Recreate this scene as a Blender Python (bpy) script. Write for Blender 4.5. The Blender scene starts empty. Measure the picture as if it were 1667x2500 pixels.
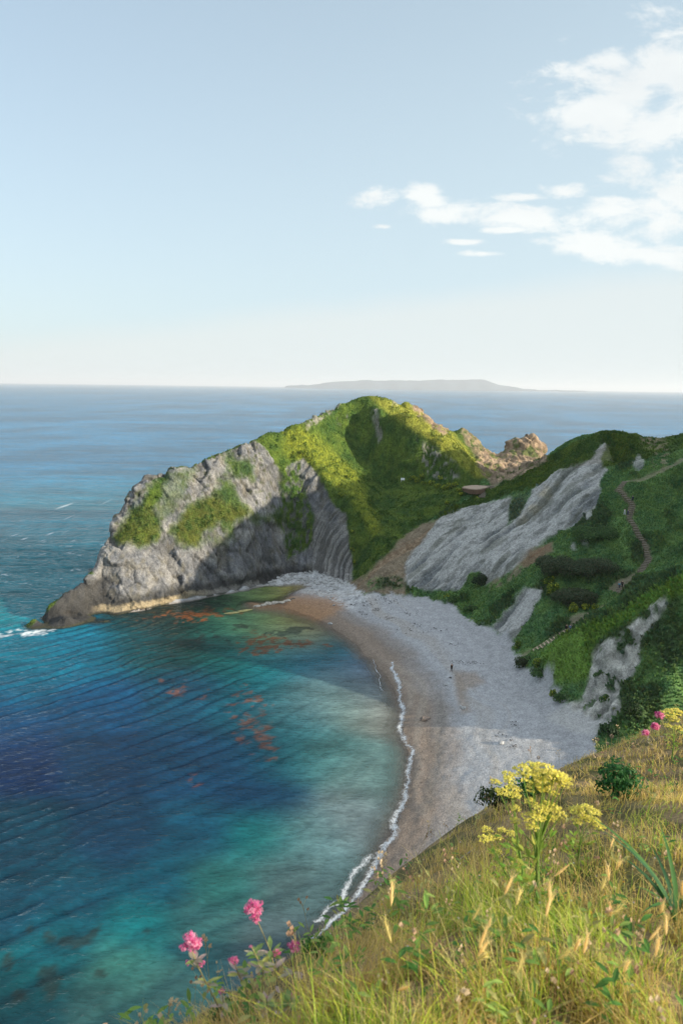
import bpy, bmesh, math, random
import numpy as np
from mathutils import Vector, Matrix
random.seed(7); RNG = np.random.default_rng(11)
C = bpy.context.scene.collection
# ------------------------------------------------------------------ camera model
CAMZ = 62.0; FPX = 1667.0; PITCH = math.radians(10.43); ROLL = math.radians(0.756)
cp, sp = math.cos(PITCH), math.sin(PITCH); cr, sr = math.cos(ROLL), math.sin(ROLL)
def ray(px, py):
    u = (px - 833.5) / FPX; v = (py - 1250.0) / FPX
    u, v = u * cr + v * sr, -u * sr + v * cr
    return np.array([u, cp - v * sp, -sp - v * cp])
def P(px, py, Y=None, z=None, t=None):
    """world point seen where this ray meets a depth Y, a height z or a distance t"""
    d = ray(px, py)
    if Y is not None: k = Y / d[1]
    elif z is not None: k = (z - CAMZ) / d[2]
    else: k = t / np.linalg.norm(d)
    return np.array([0, 0, CAMZ]) + d * k
def project(X, Y, Z):
    dz = Z - CAMZ
    f = Y * cp - dz * sp; f = np.where(f > 0.05, f, 0.05)
    v = -(dz * cp + Y * sp) / f; u = X / f
    u, v = u * cr - v * sr, u * sr + v * cr
    return 833.5 + u * FPX, 1250.0 + v * FPX
# ------------------------------------------------------------------ noise
def _h(ix, iy, iz, seed):
    n = (ix * 374761393 + iy * 668265263 + iz * 1274126177 + seed * 974634777) & 0xffffffff
    n = ((n ^ (n >> 13)) * 1274126177) & 0xffffffff
    n = (n ^ (n >> 16)) & 0xffffff
    return n / float(0xffffff)
def vnoise(x, y, z=None, seed=0):
    if z is None: z = np.zeros_like(x)
    ix, iy, iz = (np.floor(a).astype(np.int64) for a in (x, y, z))
    fx, fy, fz = x - ix, y - iy, z - iz
    fx, fy, fz = (a * a * a * (a * (a * 6 - 15) + 10) for a in (fx, fy, fz))
    r = 0
    for dx in (0, 1):
        wx = fx if dx else 1 - fx
        for dy in (0, 1):
            wy = fy if dy else 1 - fy
            for dz in (0, 1):
                wz = fz if dz else 1 - fz
                r = r + wx * wy * wz * _h(ix + dx, iy + dy, iz + dz, seed)
    return r * 2 - 1
def fbm(x, y, z=None, oct=4, seed=0, gain=.5, ridge=False):
    a, s, t = 1.0, 0, 0
    if z is None: z = np.zeros_like(x)
    for o in range(oct):
        n = vnoise(x, y, z, seed + o * 17)
        if ridge: n = 1 - 2 * np.abs(n)
        s = s + n * a; t += a; a *= gain
        x, y, z = x * 2.03 + 5.1, y * 2.03 + 1.7, z * 2.03 + 9.2
    return s / t
def worley(x, y, z, seed=0):
    """nearest and second nearest cell distance, random id and offset from the nearest cell's centre"""
    ix, iy, iz = (np.floor(a).astype(np.int64) for a in (x, y, z))
    f1 = np.full(x.shape, 9.0); f2 = f1.copy(); cid = np.zeros(x.shape); ox = np.zeros(x.shape); oy = ox.copy(); oz = ox.copy()
    for dx in (-1, 0, 1):
        for dy in (-1, 0, 1):
            for dz in (-1, 0, 1):
                jx, jy, jz = ix+dx, iy+dy, iz+dz
                ax = jx + _h(jx, jy, jz, seed) - x; ay = jy + _h(jx, jy, jz, seed+1) - y; az = jz + _h(jx, jy, jz, seed+2) - z
                d = np.sqrt(ax*ax + ay*ay + az*az); c = d < f1
                f2 = np.where(c, f1, np.minimum(f2, d)); cid = np.where(c, _h(jx, jy, jz, seed+3), cid)
                ox = np.where(c, ax, ox); oy = np.where(c, ay, oy); oz = np.where(c, az, oz); f1 = np.where(c, d, f1)
    return f1, f2, cid, ox, oy, oz
def facets(x, y, z, seed):
    """flat tilted slabs with open joints: height -1..1 and joint 0..1"""
    f1, f2, c, ox, oy, oz = worley(x, y, z, seed)
    t1, t2 = (c*7.13) % 1 - .5, (c*13.7) % 1 - .5
    return (c - .5) + (ox*t1 + oz*t2 + oy*(t1-t2)*.5)*1.1, np.clip(1 - (f2 - f1)*9, 0, 1)
def sst(a, b, x):
    t = np.clip((x - a) / (b - a), 0, 1); return t * t * (3 - 2 * t)
def inpoly(px, py, poly):
    r = np.zeros(px.shape, bool); n = len(poly)
    for i in range(n):
        x1, y1 = poly[i]; x2, y2 = poly[(i + 1) % n]
        if y1 == y2: continue
        c = ((y1 > py) != (y2 > py)) & (px < (x2 - x1) * (py - y1) / (y2 - y1) + x1)
        r ^= c
    return r
def sline(px, py, pts, closed=False):
    """signed-free distance to a polyline"""
    d = np.full(px.shape, 1e9); n = len(pts)
    for i in range(n if closed else n - 1):
        x1, y1 = pts[i][:2]; x2, y2 = pts[(i + 1) % n][:2]
        vx, vy = x2 - x1, y2 - y1; L = vx * vx + vy * vy + 1e-9
        t = np.clip(((px - x1) * vx + (py - y1) * vy) / L, 0, 1)
        d = np.minimum(d, (px - x1 - t * vx) ** 2 + (py - y1 - t * vy) ** 2)
    return np.sqrt(d)
def mask(px, py, poly, soft=4.0):
    """1 inside the outline, 0 outside, soft over +-soft"""
    x0 = min(p[0] for p in poly) - soft; x1 = max(p[0] for p in poly) + soft
    y0 = min(p[1] for p in poly) - soft; y1 = max(p[1] for p in poly) + soft
    m = np.zeros(px.shape)
    s = (px > x0) & (px < x1) & (py > y0) & (py < y1)
    if s.any():
        a, b = px[s], py[s]
        d = sline(a, b, poly, True); d = np.where(inpoly(a, b, poly), d, -d)
        m[s] = sst(-soft, soft, d)
    return m
# ------------------------------------------------------------------ tagging helpers
def tag(o, label=None, cat=None, group=None, kind=None):
    if label: o['label'] = label
    if cat: o['category'] = cat
    if group: o['group'] = group
    if kind: o['kind'] = kind
    return o
def link(name, me, mat=None, parent=None):
    o = bpy.data.objects.new(name, me); C.objects.link(o)
    if mat is not None:
        for m in (mat if isinstance(mat, (list, tuple)) else [mat]): me.materials.append(m)
    if parent is not None: o.parent = parent
    return o
def empty(name, loc=(0, 0, 0), rz=0.0):
    o = bpy.data.objects.new(name, None); C.objects.link(o)
    o.location = loc; o.rotation_euler = (0, 0, rz); o.empty_display_size = .3
    return o
def mesh_np(name, V, F, smooth=True, col=None, attrs=None, corner=None):
    V = np.asarray(V, np.float32); F = np.asarray(F, np.int32)
    me = bpy.data.meshes.new(name)
    k = F.shape[1]
    me.vertices.add(len(V)); me.vertices.foreach_set('co', V.ravel())
    me.loops.add(F.size); me.loops.foreach_set('vertex_index', F.ravel())
    me.polygons.add(len(F))
    me.polygons.foreach_set('loop_start', np.arange(0, F.size, k, dtype=np.int32))
    me.polygons.foreach_set('loop_total', np.full(len(F), k, np.int32))
    if smooth: me.polygons.foreach_set('use_smooth', np.ones(len(F), bool))
    me.update(calc_edges=True)
    if col is not None:
        a = me.color_attributes.new('col', 'FLOAT_COLOR', 'POINT')
        c4 = np.ones((len(V), 4), np.float32); c4[:, :3] = col
        a.data.foreach_set('color', c4.ravel())
    for k2, v in (attrs or {}).items():
        a = me.attributes.new(k2, 'FLOAT', 'POINT'); a.data.foreach_set('value', np.asarray(v, np.float32))
    return me
def copy_tree(o, parent=None):
    c = o.copy(); C.objects.link(c)
    if parent is not None: c.parent = parent
    for ch in [x for x in bpy.data.objects if x.parent == o]: copy_tree(ch, c)
    return c
def gridfaces(nx, ny):
    i = np.arange(nx - 1)[None, :] + np.arange(ny - 1)[:, None] * nx
    i = i.ravel(); return np.stack([i, i + 1, i + 1 + nx, i + nx], 1)
# ------------------------------------------------------------------ materials
def NT(name):
    m = bpy.data.materials.new(name); m.use_nodes = True
    t = m.node_tree; t.nodes.clear(); return m, t
def N(t, ty, **kw):
    n = t.nodes.new(ty)
    for k, v in kw.items():
        if k[0] == '_': n.inputs[k[1:].replace('_', ' ')].default_value = v
        else: setattr(n, k, v)
    return n
def noise_tex(t, vec, scale, detail=4, rough=.55, dist=0):
    n = N(t, 'ShaderNodeTexNoise'); n.inputs['Scale'].default_value = scale
    n.inputs['Detail'].default_value = detail; n.inputs['Roughness'].default_value = rough
    n.inputs['Distortion'].default_value = dist
    if vec is not None: t.links.new(vec, n.inputs['Vector'])
    return n.outputs['Fac']
def math_(t, op, a, b=None, clamp=False):
    n = N(t, 'ShaderNodeMath', operation=op, use_clamp=clamp)
    for i, v in enumerate((a, b)):
        if v is None: continue
        if isinstance(v, (int, float)): n.inputs[i].default_value = v
        else: t.links.new(v, n.inputs[i])
    return n.outputs[0]
def maprange(t, v, a, b, c, d):
    n = N(t, 'ShaderNodeMapRange'); t.links.new(v, n.inputs[0])
    for i, x in enumerate((a, b, c, d)):
        if isinstance(x, (int, float)): n.inputs[i + 1].default_value = x
        else: t.links.new(x, n.inputs[i + 1])
    return n.outputs[0]
def scalecol(t, col, fac):
    n = N(t, 'ShaderNodeVectorMath', operation='SCALE')
    t.links.new(col, n.inputs[0])
    if isinstance(fac, (int, float)): n.inputs['Scale'].default_value = fac
    else: t.links.new(fac, n.inputs['Scale'])
    return n.outputs[0]
def simple_mat(name, rgb, rough=.8, var=.25, scale=8.0, bump=.3, spec=.3, trans=0.0, usecol=False, metal=0):
    m, t = NT(name)
    o = N(t, 'ShaderNodeOutputMaterial'); b = N(t, 'ShaderNodeBsdfPrincipled')
    tc = N(t, 'ShaderNodeTexCoord').outputs['Object']
    nz = noise_tex(t, tc, scale, 4)
    if usecol: base = N(t, 'ShaderNodeAttribute', attribute_name='col').outputs['Color']
    else:
        r = N(t, 'ShaderNodeRGB'); r.outputs[0].default_value = (*rgb, 1); base = r.outputs[0]
    c = scalecol(t, base, maprange(t, nz, .3, .7, 1 - var, 1 + var))
    t.links.new(c, b.inputs['Base Color'])
    b.inputs['Roughness'].default_value = rough; b.inputs['Specular IOR Level'].default_value = spec
    b.inputs['Metallic'].default_value = metal
    if bump:
        bp = N(t, 'ShaderNodeBump', _Strength=bump, _Distance=.5 / scale); t.links.new(nz, bp.inputs['Height'])
        t.links.new(bp.outputs[0], b.inputs['Normal'])
    if trans:
        tr = N(t, 'ShaderNodeBsdfTranslucent'); t.links.new(c, tr.inputs[0])
        mx = N(t, 'ShaderNodeMixShader'); mx.inputs[0].default_value = trans
        t.links.new(b.outputs[0], mx.inputs[1]); t.links.new(tr.outputs[0], mx.inputs[2])
        t.links.new(mx.outputs[0], o.inputs['Surface'])
    else: t.links.new(b.outputs[0], o.inputs['Surface'])
    return m
# ------------------------------------------------------------------ terrain control points
CP = []
def pt(px, py, Y=None, z=None): CP.append(P(px, py, Y, z))
def line(pts, step=4.0, add=True):
    """pts: (px,py,'Y'|'z',value) or (px,py,Yvalue)"""
    W = []
    for p in pts:
        if len(p) == 4: W.append(P(p[0], p[1], **{p[2]: p[3]}))
        else: W.append(P(p[0], p[1], Y=p[2]))
    out = [W[0]]
    for a, b in zip(W[:-1], W[1:]):
        n = max(1, int(np.linalg.norm(b - a) / step))
        for i in range(1, n + 1): out.append(a + (b - a) * i / n)
    if add: CP.extend(out)
    return out
def wl(pts, step=6.0):
    W = [np.array(p, float) for p in pts]; out = [W[0]]
    for a, b in zip(W[:-1], W[1:]):
        n = max(1, int(np.linalg.norm(b - a) / step))
        for i in range(1, n + 1): out.append(a + (b - a) * i / n)
    CP.extend(out); return out
z = 'z'
# waterline at the foot of the headland
foot = line([(66,1529,z,0),(172,1515,z,0),(230,1507,z,0),(356,1489,z,0),(436,1470,z,0),(517,1456,z,0),(580,1444,z,0),(640,1428,z,.3),(668,1414,z,1.6),(703,1399,z,2.4),(769,1394,z,3),(832,1417,z,3)])
# low ledge at the cliff foot then wall
line([(160,1500,170),(230,1492,178.5),(300,1482,z,1.4),(356,1474,z,1.5),(436,1456,z,1.6),(517,1442,z,1.6),(600,1428,z,1.5)])
# shoreline of the beach
shore_px = [(604,1470),(640,1478),(689,1484),(735,1497),(775,1511),(822,1540),(861,1566),(905,1605),(938,1645),(965,1690),(982,1740),(984,1800),(1000,1850),(992,1937),(971,2001),(942,2060),(905,2150),(850,2222),(792,2275),(720,2340)]
shore = line([(x, y, z, 0) for x, y in shore_px])
wl([shore[-1], (-14,50,0), (-26,30,0), (-42,5,0), (-60,-40,0), (-80,-90,0)], 8)
# seabed just off the shore
off = [(560,1500,-1),(640,1520,-1.2),(720,1545,-1.4),(780,1590,-1.6),(830,1640,-1.7),(870,1700,-1.7),(890,1760,-1.6),(895,1850,-1.5),(880,1950,-1.5),(830,2050,-1.6),(770,2150,-1.7),(690,2240,-1.8),(600,2350,-2)]
line([(a, b, z, c) for a, b, c in off], 8)
for a, b, c in [(200,1600,-6),(400,1600,-5),(550,1600,-4),(650,1700,-4.5),(600,1900,-5),(400,1800,-7),(100,1800,-7),(300,2000,-6),(600,2100,-4),(100,2100,-6),(300,2300,-4),(100,2450,-3),(430,2470,-2.4),(100,1545,-3),(250,1530,-3),(400,1500,-2.5),(500,1480,-2)]: pt(a, b, z=c)
# beach interior
for a, b, c in [(740,1440,1.4),(850,1480,1.6),(940,1520,1.9),(1000,1570,2.1),(1040,1640,1.5),(1062,1720,1.35),(1075,1800,1.3),(1060,1900,.9),(1030,1980,.8),(970,2100,.6),
                (950,1465,3.4),(1060,1500,3.3),(1130,1560,3.4),(1180,1640,3.5),(1230,1720,3.3),(1250,1800,3.3),(1200,1900,2.6),(1120,2000,1.6),(1050,2080,1.4),(1350,1760,4.2),(900,1600,.2),(1010,1700,.6),(1020,1800,.5),(1025,1880,.4),(1000,1990,.3)]:
    pt(a, b, z=c)
# back of beach
backfoot = line([(832,1417,z,3),(852,1423,z,3.6),(891,1449,z,4),(974,1450,z,4.4),(1013,1455,z,4.5),(1077,1466,z,4.6),(1116,1486,z,4.6),(1155,1522,z,4.6),(1204,1538,z,4.6),(1253,1567,z,4.7),(1262,1612,z,4.7),(1300,1642,z,4.7),(1351,1668,z,4.8),(1360,1702,z,4.8),(1400,1735,z,5),(1463,1760,z,5.2),(1455,1810,z,5.2)])
# headland left profile, tip spine and crest
line([(66,1529,z,0),(84,1507,169.5),(115,1482,172.5),(166,1445,177),(218,1417,181),(228,1400,183),(235,1376,186),(250,1335,190),(264,1308,192),(287,1256,196),(313,1204,199),(344,1176,202),(390,1153,205),(476,1130,210),(557,1095,218),(631,1066,226),(700,1044,235),(735,1040,240),(769,1021,245),(827,986,254),(860,975,256),(901,966,257),(941,973,259),(963,979,261),(1004,986,265),(1030,1012,271),(1057,1036,275),(1097,1056,281),(1124,1050,286),(1146,1061,288),(1169,1092,288),(1191,1113,285),(1209,1123,285)], 3)
# far stack
line([(1209,1123,285),(1227,1108,287),(1240,1080,289),(1258,1068,290),(1278,1072,290),(1294,1064,290),(1312,1072,290),(1324,1096,289),(1330,1150,288)], 3)
for x, y, Y in [(1240,1140,268),(1280,1140,268),(1310,1140,268),(1230,1180,256),(1300,1170,254),(1150,1120,268),(1180,1150,254),(1205,1178,246)]: pt(x, y, Y)
# wall of the seaward face
for x, y, Y in [(240,1430,183),(300,1400,184.5),(300,1440,183),(356,1400,187.5),(356,1440,185.5),(436,1400,194.5),(436,1430,192.5),(517,1390,200),(517,1420,198.5),(603,1370,206.5),(603,1405,205.5),(660,1380,213),(640,1400,211),
                (262,1340,191),(290,1300,193),(350,1290,193.5),(436,1300,198),(517,1290,203),(603,1280,208.5),(660,1290,214.5),
                (320,1230,197),(380,1210,199.5),(436,1200,202),(517,1190,208),(603,1180,214.5),(650,1150,220),(660,1200,219),
                (400,1170,204),(476,1150,208.5),(557,1120,216),(620,1100,222.5),
                (690,1300,219),(690,1350,218),(700,1200,223),(740,1250,221),(740,1340,218.5),(800,1320,214.5),(800,1380,213.5),(850,1340,210.5),(850,1390,208.5),(735,1180,226),(790,1240,221)]: pt(x, y, Y)
# grassy spur
line([(665,1085,226),(700,1110,228.5),(735,1115,230),(775,1150,227),(825,1190,223),(860,1215,219),(895,1255,213),(915,1285,209),(930,1318,204)], 3)
for x, y, Y in [(690,1062,232),(760,1070,236),(800,1105,238),(840,1080,245),(850,1130,238),(885,1180,227),(920,1230,220),(930,1270,214),
                (870,1040,250),(820,1030,249),(900,1120,243),(940,1180,235),(960,1130,238),(940,1060,247),(1010,1170,231),(1040,1120,233),(1080,1140,230),(1060,1180,227),(1000,1230,220),(960,1260,214),(1100,1180,226),(985,1290,208),(940,1330,202),(910,1390,195),(950,1390,193),(990,1340,199),(1050,1225,216)]: pt(x, y, Y)
line([(915,978,254),(925,990,250),(945,1010,244),(986,1036,238.5),(1030,1066,235),(1066,1085,233),(1102,1102,231),(1129,1133,227),(1164,1160,225),(1195,1172,224)], 3)
for x, y, Y in [(980,1000,262),(1040,1045,262),(1100,1080,262),(1150,1120,258),(1180,1155,240)]: pt(x, y, Y)
# saddle
for x, y, Y in [(1135,1190,222),(1165,1190,223),(1195,1184,225),(1210,1180,228),(1150,1212,216),(1110,1235,212),(1180,1215,213)]: pt(x, y, Y)
line([(975,1320,203),(1030,1290,206),(1066,1270,208),(1110,1247,210),(1146,1233,210),(1191,1225,209),(1253,1206,207),(1325,1186,205),(1350,1165,205),(1370,1150,204),(1396,1143,203)], 3)
# chalk slope
for x, y, Y in [(986,1373,195),(986,1413,190),(1100,1350,192),(1160,1290,199),(1200,1290,196),(1250,1330,186),(1150,1400,183),(1050,1420,187),(1080,1280,203),(1280,1250,198),(1350,1220,196),(1400,1200,192),(1430,1170,196),(1300,1300,188),(1200,1380,181),(1130,1320,195),(1050,1350,195)]: pt(x, y, Y)
# right hill skyline
line([(1215,1177,231),(1255,1155,231),(1323,1117,229),(1346,1105,227),(1384,1084,222),(1422,1067,217),(1476,1055,213),(1543,1057,211),(1559,1070,210),(1591,1073,208),(1623,1084,206),(1642,1073,205),(1667,1068,204),(1720,1050,202),(1800,1020,200)], 3)
for x, y, Y in [(1280,1160,219),(1340,1140,216),(1400,1110,210),(1450,1090,206),(1470,1120,202),(1500,1130,200),(1540,1110,203),(1580,1110,202),(1460,1160,198),(1630,1110,199),(1260,1180,216),(1480,1185,192)]: pt(x, y, Y)
# upper path and winding stairs (terrain control)
STAIR_UP = [(1629,1143,191),(1566,1172,188),(1525,1176,186.5),(1511,1195,184),(1527,1214,181.5),(1544,1232,179),(1535,1265,175),(1546,1281,173),(1559,1306,170),(1576,1335,166.5),(1583,1367,162.5),(1562,1399,158),(1518,1424,153.5),(1511,1448,150.5)]
line(STAIR_UP, 3)
STAIR_LOW = [(1470,1494,146),(1415,1508,143.5),(1386,1542,140.5),(1340,1568,140),(1300,1592,140),(1268,1604,z,5)]
line(STAIR_LOW, 3)
for x, y, Y in [(1475,1200,188),(1463,1215,186),(1403,1285,182),(1342,1320,180),(1272,1362,178),(1186,1432,178),(1240,1480,165),(1300,1430,163),(1350,1400,161),(1340,1350,171),(1430,1300,174),(1480,1260,176),(1500,1310,170),(1440,1350,167),(1450,1400,159),(1400,1440,156),(1300,1500,153),(1350,1480,150),(1250,1540,150),(1290,1560,146),(1480,1460,150),(1160,1490,172),
                (1600,1200,183),(1640,1250,176),(1600,1280,173),(1640,1350,160),(1600,1400,153),(1667,1200,184),(1667,1300,168),(1560,1440,147),(1640,1400,146),(1500,1480,144),(1430,1520,138),(1350,1585,135)]: pt(x, y, Y)
# near spur crest and its near face
SPUR = [(1720,1395,117.5),(1667,1411,119),(1613,1437,121),(1566,1472,122.5),(1518,1497,123.5),(1470,1518,124.5),(1422,1540,126),(1358,1566,129),(1326,1600,132)]
line(SPUR, 3)
for x, y, Y in [(1450,1600,121.5),(1400,1640,123),(1500,1560,120),(1560,1560,117.5),(1620,1500,118),(1667,1480,117),(1530,1640,115),(1480,1700,113),(1600,1620,113),(1667,1580,114),(1560,1720,106),(1500,1760,106),(1640,1680,108),(1420,1690,118),(1340,1640,131)]: pt(x, y, Y)
# unseen land: right flank and camera's hill shaped to steer sun shadows; back slopes
for p in [(72,102,12),(85,100,15),(110,97,20),(150,95,30),(200,88,40),(290,80,58),(60,85,12),(60,60,11),(80,72,15),(100,62,22),(150,58,34),(100,82,19),(100,116,27),(150,122,42),(78,112,22),(68,114,22),
          (82,135,32),(105,139,49),(118,138,56),(130,140,61),(130,150,69),(142,160,76),(105,165,45),(130,171,56),(105,185,47),(130,190,58),(135,210,57),(170,190,80),(160,184,78),(143,176,68),(165,225,60),(175,130,58),(220,200,80),(230,130,68),(200,40,42),(240,280,75),(300,200,90),(150,-20,50),(165,8,40),(60,8,44),(90,-12,50),(70,38,19),(60,27,17),(110,30,28),(40,20,40),(48,26,22),(40,35,12),(300,-80,85),
          (48,74,9.2),(50,88,9.0),(50,95,8.2),(52,104,5.8),(62,106,8.0),(36,60,9),(40,45,18),(25,45,7),(31,41,9),(45,42,12),(22,52,9),(12,58,4),(14,48,6),(15,42,8),(2,50,4.5),(5,40,10),(-8,40,3),(-12,20,20),(-25,12,8),(14,30,32),(25,30,28),(-20,-10,30),(-40,-40,22),(-25,-60,52),(0,-60,64),(8,20,47),(0,12,48),(-6,10,42),(16,24,46),(30,18,50)]: CP.append(np.array(p, float))
for p in [(0,0,59.9),(0,-6,60.2),(4,2,58.6),(2,5,57.3),(5,10,55.3),(-3,-3,59),(-4,2,55),(10,6,57),(10,14,54.2),(14,10,55.2),(20,4,57),(20,-10,59.5),(0,-20,61),(40,-30,65)]: CP.append(np.array((p[0], p[1], p[2] - .9), float))
back = [(-62,172),(-75,181),(-70,196),(-66,206),(-55,216),(-40,228),(-20,246),(-8,262),(5,278),(28,300),(60,312),(85,308),(100,290),(104,270),(110,258),(125,252),(150,262),(185,275),(240,300)]
CP.extend(np.array((x, y, 0.0)) for x, y in back)
for i in range(len(back) - 1):
    CP.append(np.array(((back[i][0] + back[i+1][0]) / 2, (back[i][1] + back[i+1][1]) / 2, 0.)))
for x, y in [(-90,176),(-88,200),(-80,215),(-60,235),(-30,262),(-10,285),(20,315),(60,330),(110,325),(150,300),(260,330),(-120,160),(-150,200),(-100,260),(-150,330),(-150,100),(-110,50),(-130,-20),(-140,-90),(-60,90),(-100,120)]: CP.append(np.array((x, y, -7.)))
CPA = np.array(CP)
# drop near duplicates
_k = {}
for p in CPA: _k[(round(p[0] / .7), round(p[1] / .7))] = p
CPA = np.array(list(_k.values()))
def kern(d): return -np.sqrt(d * d + .6)
_D = np.sqrt(((CPA[:, None, :2] - CPA[None, :, :2]) ** 2).sum(2))
_n = len(CPA)
_A = np.zeros((_n + 3, _n + 3)); _A[:_n, :_n] = kern(_D) + np.eye(_n) * .15
_A[:_n, _n] = 1; _A[:_n, _n+1:] = CPA[:, :2] / 100; _A[_n:, :_n] = _A[:_n, _n:].T
_w = np.linalg.solve(_A, np.concatenate([CPA[:, 2], np.zeros(3)]))
def rbf(X, Y):
    X = np.asarray(X, float); sh = X.shape; x, y = X.ravel(), np.asarray(Y, float).ravel(); out = np.empty(x.size)
    for s in range(0, x.size, 20000):
        a, b = x[s:s+20000], y[s:s+20000]
        d2 = (a[:, None] - CPA[None, :, 0]) ** 2 + (b[:, None] - CPA[None, :, 1]) ** 2
        out[s:s+20000] = -np.sqrt(d2 + .6) @ _w[:_n] + _w[_n] + (a * _w[_n+1] + b * _w[_n+2]) / 100
    return out.reshape(sh)
GX0, GX1, GY0, GY1, GS = -150., 300., -90., 330., 1.0
_gx = np.arange(GX0, GX1 + GS, GS); _gy = np.arange(GY0, GY1 + GS, GS)
_G = rbf(*np.meshgrid(_gx, _gy))
def H(X, Y):
    """smooth base height of the land"""
    fx = np.clip((X - GX0) / GS, 0, len(_gx) - 1.001); fy = np.clip((Y - GY0) / GS, 0, len(_gy) - 1.001)
    ix, iy = fx.astype(int), fy.astype(int); a, b = fx - ix, fy - iy
    return (_G[iy, ix] * (1-a) * (1-b) + _G[iy, ix+1] * a * (1-b) + _G[iy+1, ix] * (1-a) * b + _G[iy+1, ix+1] * a * b)
def Hs(x, y): return float(H(np.array([float(x)]), np.array([float(y)]))[0])
def on_ground(px, py, Y0, Y1=None):
    """march a pixel's ray until it meets the land"""
    d = ray(px, py)
    Ys = np.arange(Y0 - 25, (Y1 or Y0 + 25), .1)
    X = d[0] / d[1] * Ys; Z = CAMZ + d[2] / d[1] * Ys; h = H(X, Ys)
    hit = np.nonzero(Z <= h)[0]
    i = hit[0] if len(hit) else np.argmin(np.abs(Ys - Y0))
    return np.array([X[i], Ys[i], h[i]])
# ------------------------------------------------------------------ land mesh
def axis(segs):
    out = []
    for a, b, s in segs: out.append(np.arange(a, b, s))
    return np.concatenate(out + [[segs[-1][1]]])
AX = axis([(-150,-100,3),(-100,-86,1),(-86,-10,.28),(-10,96,.36),(96,130,.8),(130,300,3)])
AY = axis([(-90,40,2.5),(40,74,1.2),(74,164,.42),(164,176,.28),(176,222,.2),(222,236,.28),(236,294,.5),(294,330,3)])
TX, TY = np.meshgrid(AX, AY); nX, nY = len(AX), len(AY)
TZ = H(TX, TY)
gy_, gx_ = np.gradient(TZ, AY, AX)
nl = np.sqrt(gx_**2 + gy_**2 + 1); NX, NY, NZ = -gx_/nl, -gy_/nl, 1/nl
x, y, h = TX.ravel(), TY.ravel(), TZ.ravel(); nx_, ny_, nz_ = NX.ravel(), NY.ravel(), NZ.ravel()
px, py = project(x, y, h)
jx = fbm(x*.35, y*.35, h*.35, 4, 3) * 14; jy = fbm(x*.35, y*.35, h*.35, 4, 9) * 14
fx_ = fbm(x*1.3, y*1.3, h*1.3, 3, 21) * 5; fy_ = fbm(x*1.3, y*1.3, h*1.3, 3, 29) * 5
qx, qy = px + jx + fx_, py + jy + fy_
qx2, qy2 = px + jx*.35 + fx_*.6, py + jy*.35 + fy_*.6
front = (y > 60) & (px > -50) & (px < 1750)
def M(poly, soft=4, q=(qx2, qy2)): return mask(q[0], q[1], poly, soft) * front
# far side of the headland is bare cliff
hx = x; saddleY = 228
backside = ((y > 300 - 0*x) | (y > np.interp(x, [-90,-66,-55,-45,-30,-16,0,10,25,45,60,80,100,300], [171,192,203,214,226,245,258,267,274,284,290,292,262,262])))
HEAD_XY = [(-150,160),(-90,150),(-82,158),(-60,165),(-48,184),(-30,202),(-18,213),(0,211),(3.5,196),(9,194),(21,203),(30,210),(38,214),(44,222),(52,231),(112,255),(115,330),(-150,330)]
headm = inpoly(x, y, HEAD_XY)
rock = M([(40,1560),(170,1440),(225,1400),(215,1300),(300,1160),(476,1090),(600,1070),(640,1083),(672,1130),(690,1158),(702,1138),(742,1120),(775,1155),(798,1205),(818,1238),(845,1250),(850,1300),(858,1360),(862,1425),(650,1445),(450,1490),(230,1530)])
crest = sline(px, py, [(300,1200),(344,1173),(390,1151),(476,1127),(557,1092),(631,1063),(700,1040)])
rock *= 1 - sst(9, 4, crest + fx_*.8 + jx*.3) * (px > 330) * .9
def gpatch(poly, amt=1.0, soft=13): 
    global rock
    rock = rock * (1 - amt * M(poly, soft, (qx, qy)))
darkveg = M([(683,1150),(735,1130),(744,1200),(768,1270),(762,1330),(700,1368),(688,1290),(660,1262),(690,1220)], 6)
nv = fbm(x*.9, y*.9, h*.6, 3, 40)
gA = [(455,1238),(501,1216),(530,1203),(555,1229),(606,1241),(622,1257),(577,1262),(565,1282),(542,1272),(507,1288),(491,1302),(484,1330),(450,1336),(418,1300),(425,1280)]
gB = [(270,1315),(300,1280),(319,1246),(364,1229),(389,1273),(392,1318),(364,1334),(319,1330),(285,1328)]
for pl, am in ((gA,1),(gB,1),([(523,1203),(545,1165),(587,1209),(606,1248),(581,1254),(549,1241)],.9),([(385,1160),(412,1165),(378,1235),(345,1262),(352,1210)],1),
               ([(415,1160),(475,1140),(445,1210),(405,1268),(380,1262),(395,1210)],.5),([(558,1130),(605,1122),(626,1171),(605,1165),(571,1160)],.9),([(543,1100),(562,1103),(579,1168),(560,1160)],.8),
               ([(545,1272),(566,1270),(566,1318),(556,1316)],1),([(620,1264),(694,1252),(696,1263),(622,1276)],.9),([(468,1320),(520,1300),(560,1330),(500,1330)],.35),([(300,1185),(345,1172),(330,1235),(300,1262)],.35),([(238,1290),(270,1300),(262,1330),(240,1330)],.5)):
    gpatch(pl, am)
rock = np.clip(rock, 0, 1)
rock *= 1 - darkveg * sst(-.25, .15, nv)
warm = M([(1160,1132),(1176,1093),(1209,1110),(1240,1060),(1300,1050),(1340,1090),(1338,1130),(1240,1175),(1200,1184),(1176,1160)], 4)
warm = np.maximum(warm, M([(1000,970),(1040,998),(1100,1045),(1085,1062),(1060,1052),(1035,1030),(1003,994)], 4))
warm = np.maximum(warm, M([(1118,1035),(1150,1045),(1200,1115),(1170,1125),(1140,1085)], 5) * .8)
warm *= 1 - .75 * sst(.1, .35, fbm(x*.5, y*.5, h*.25, 3, 45))
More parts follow.
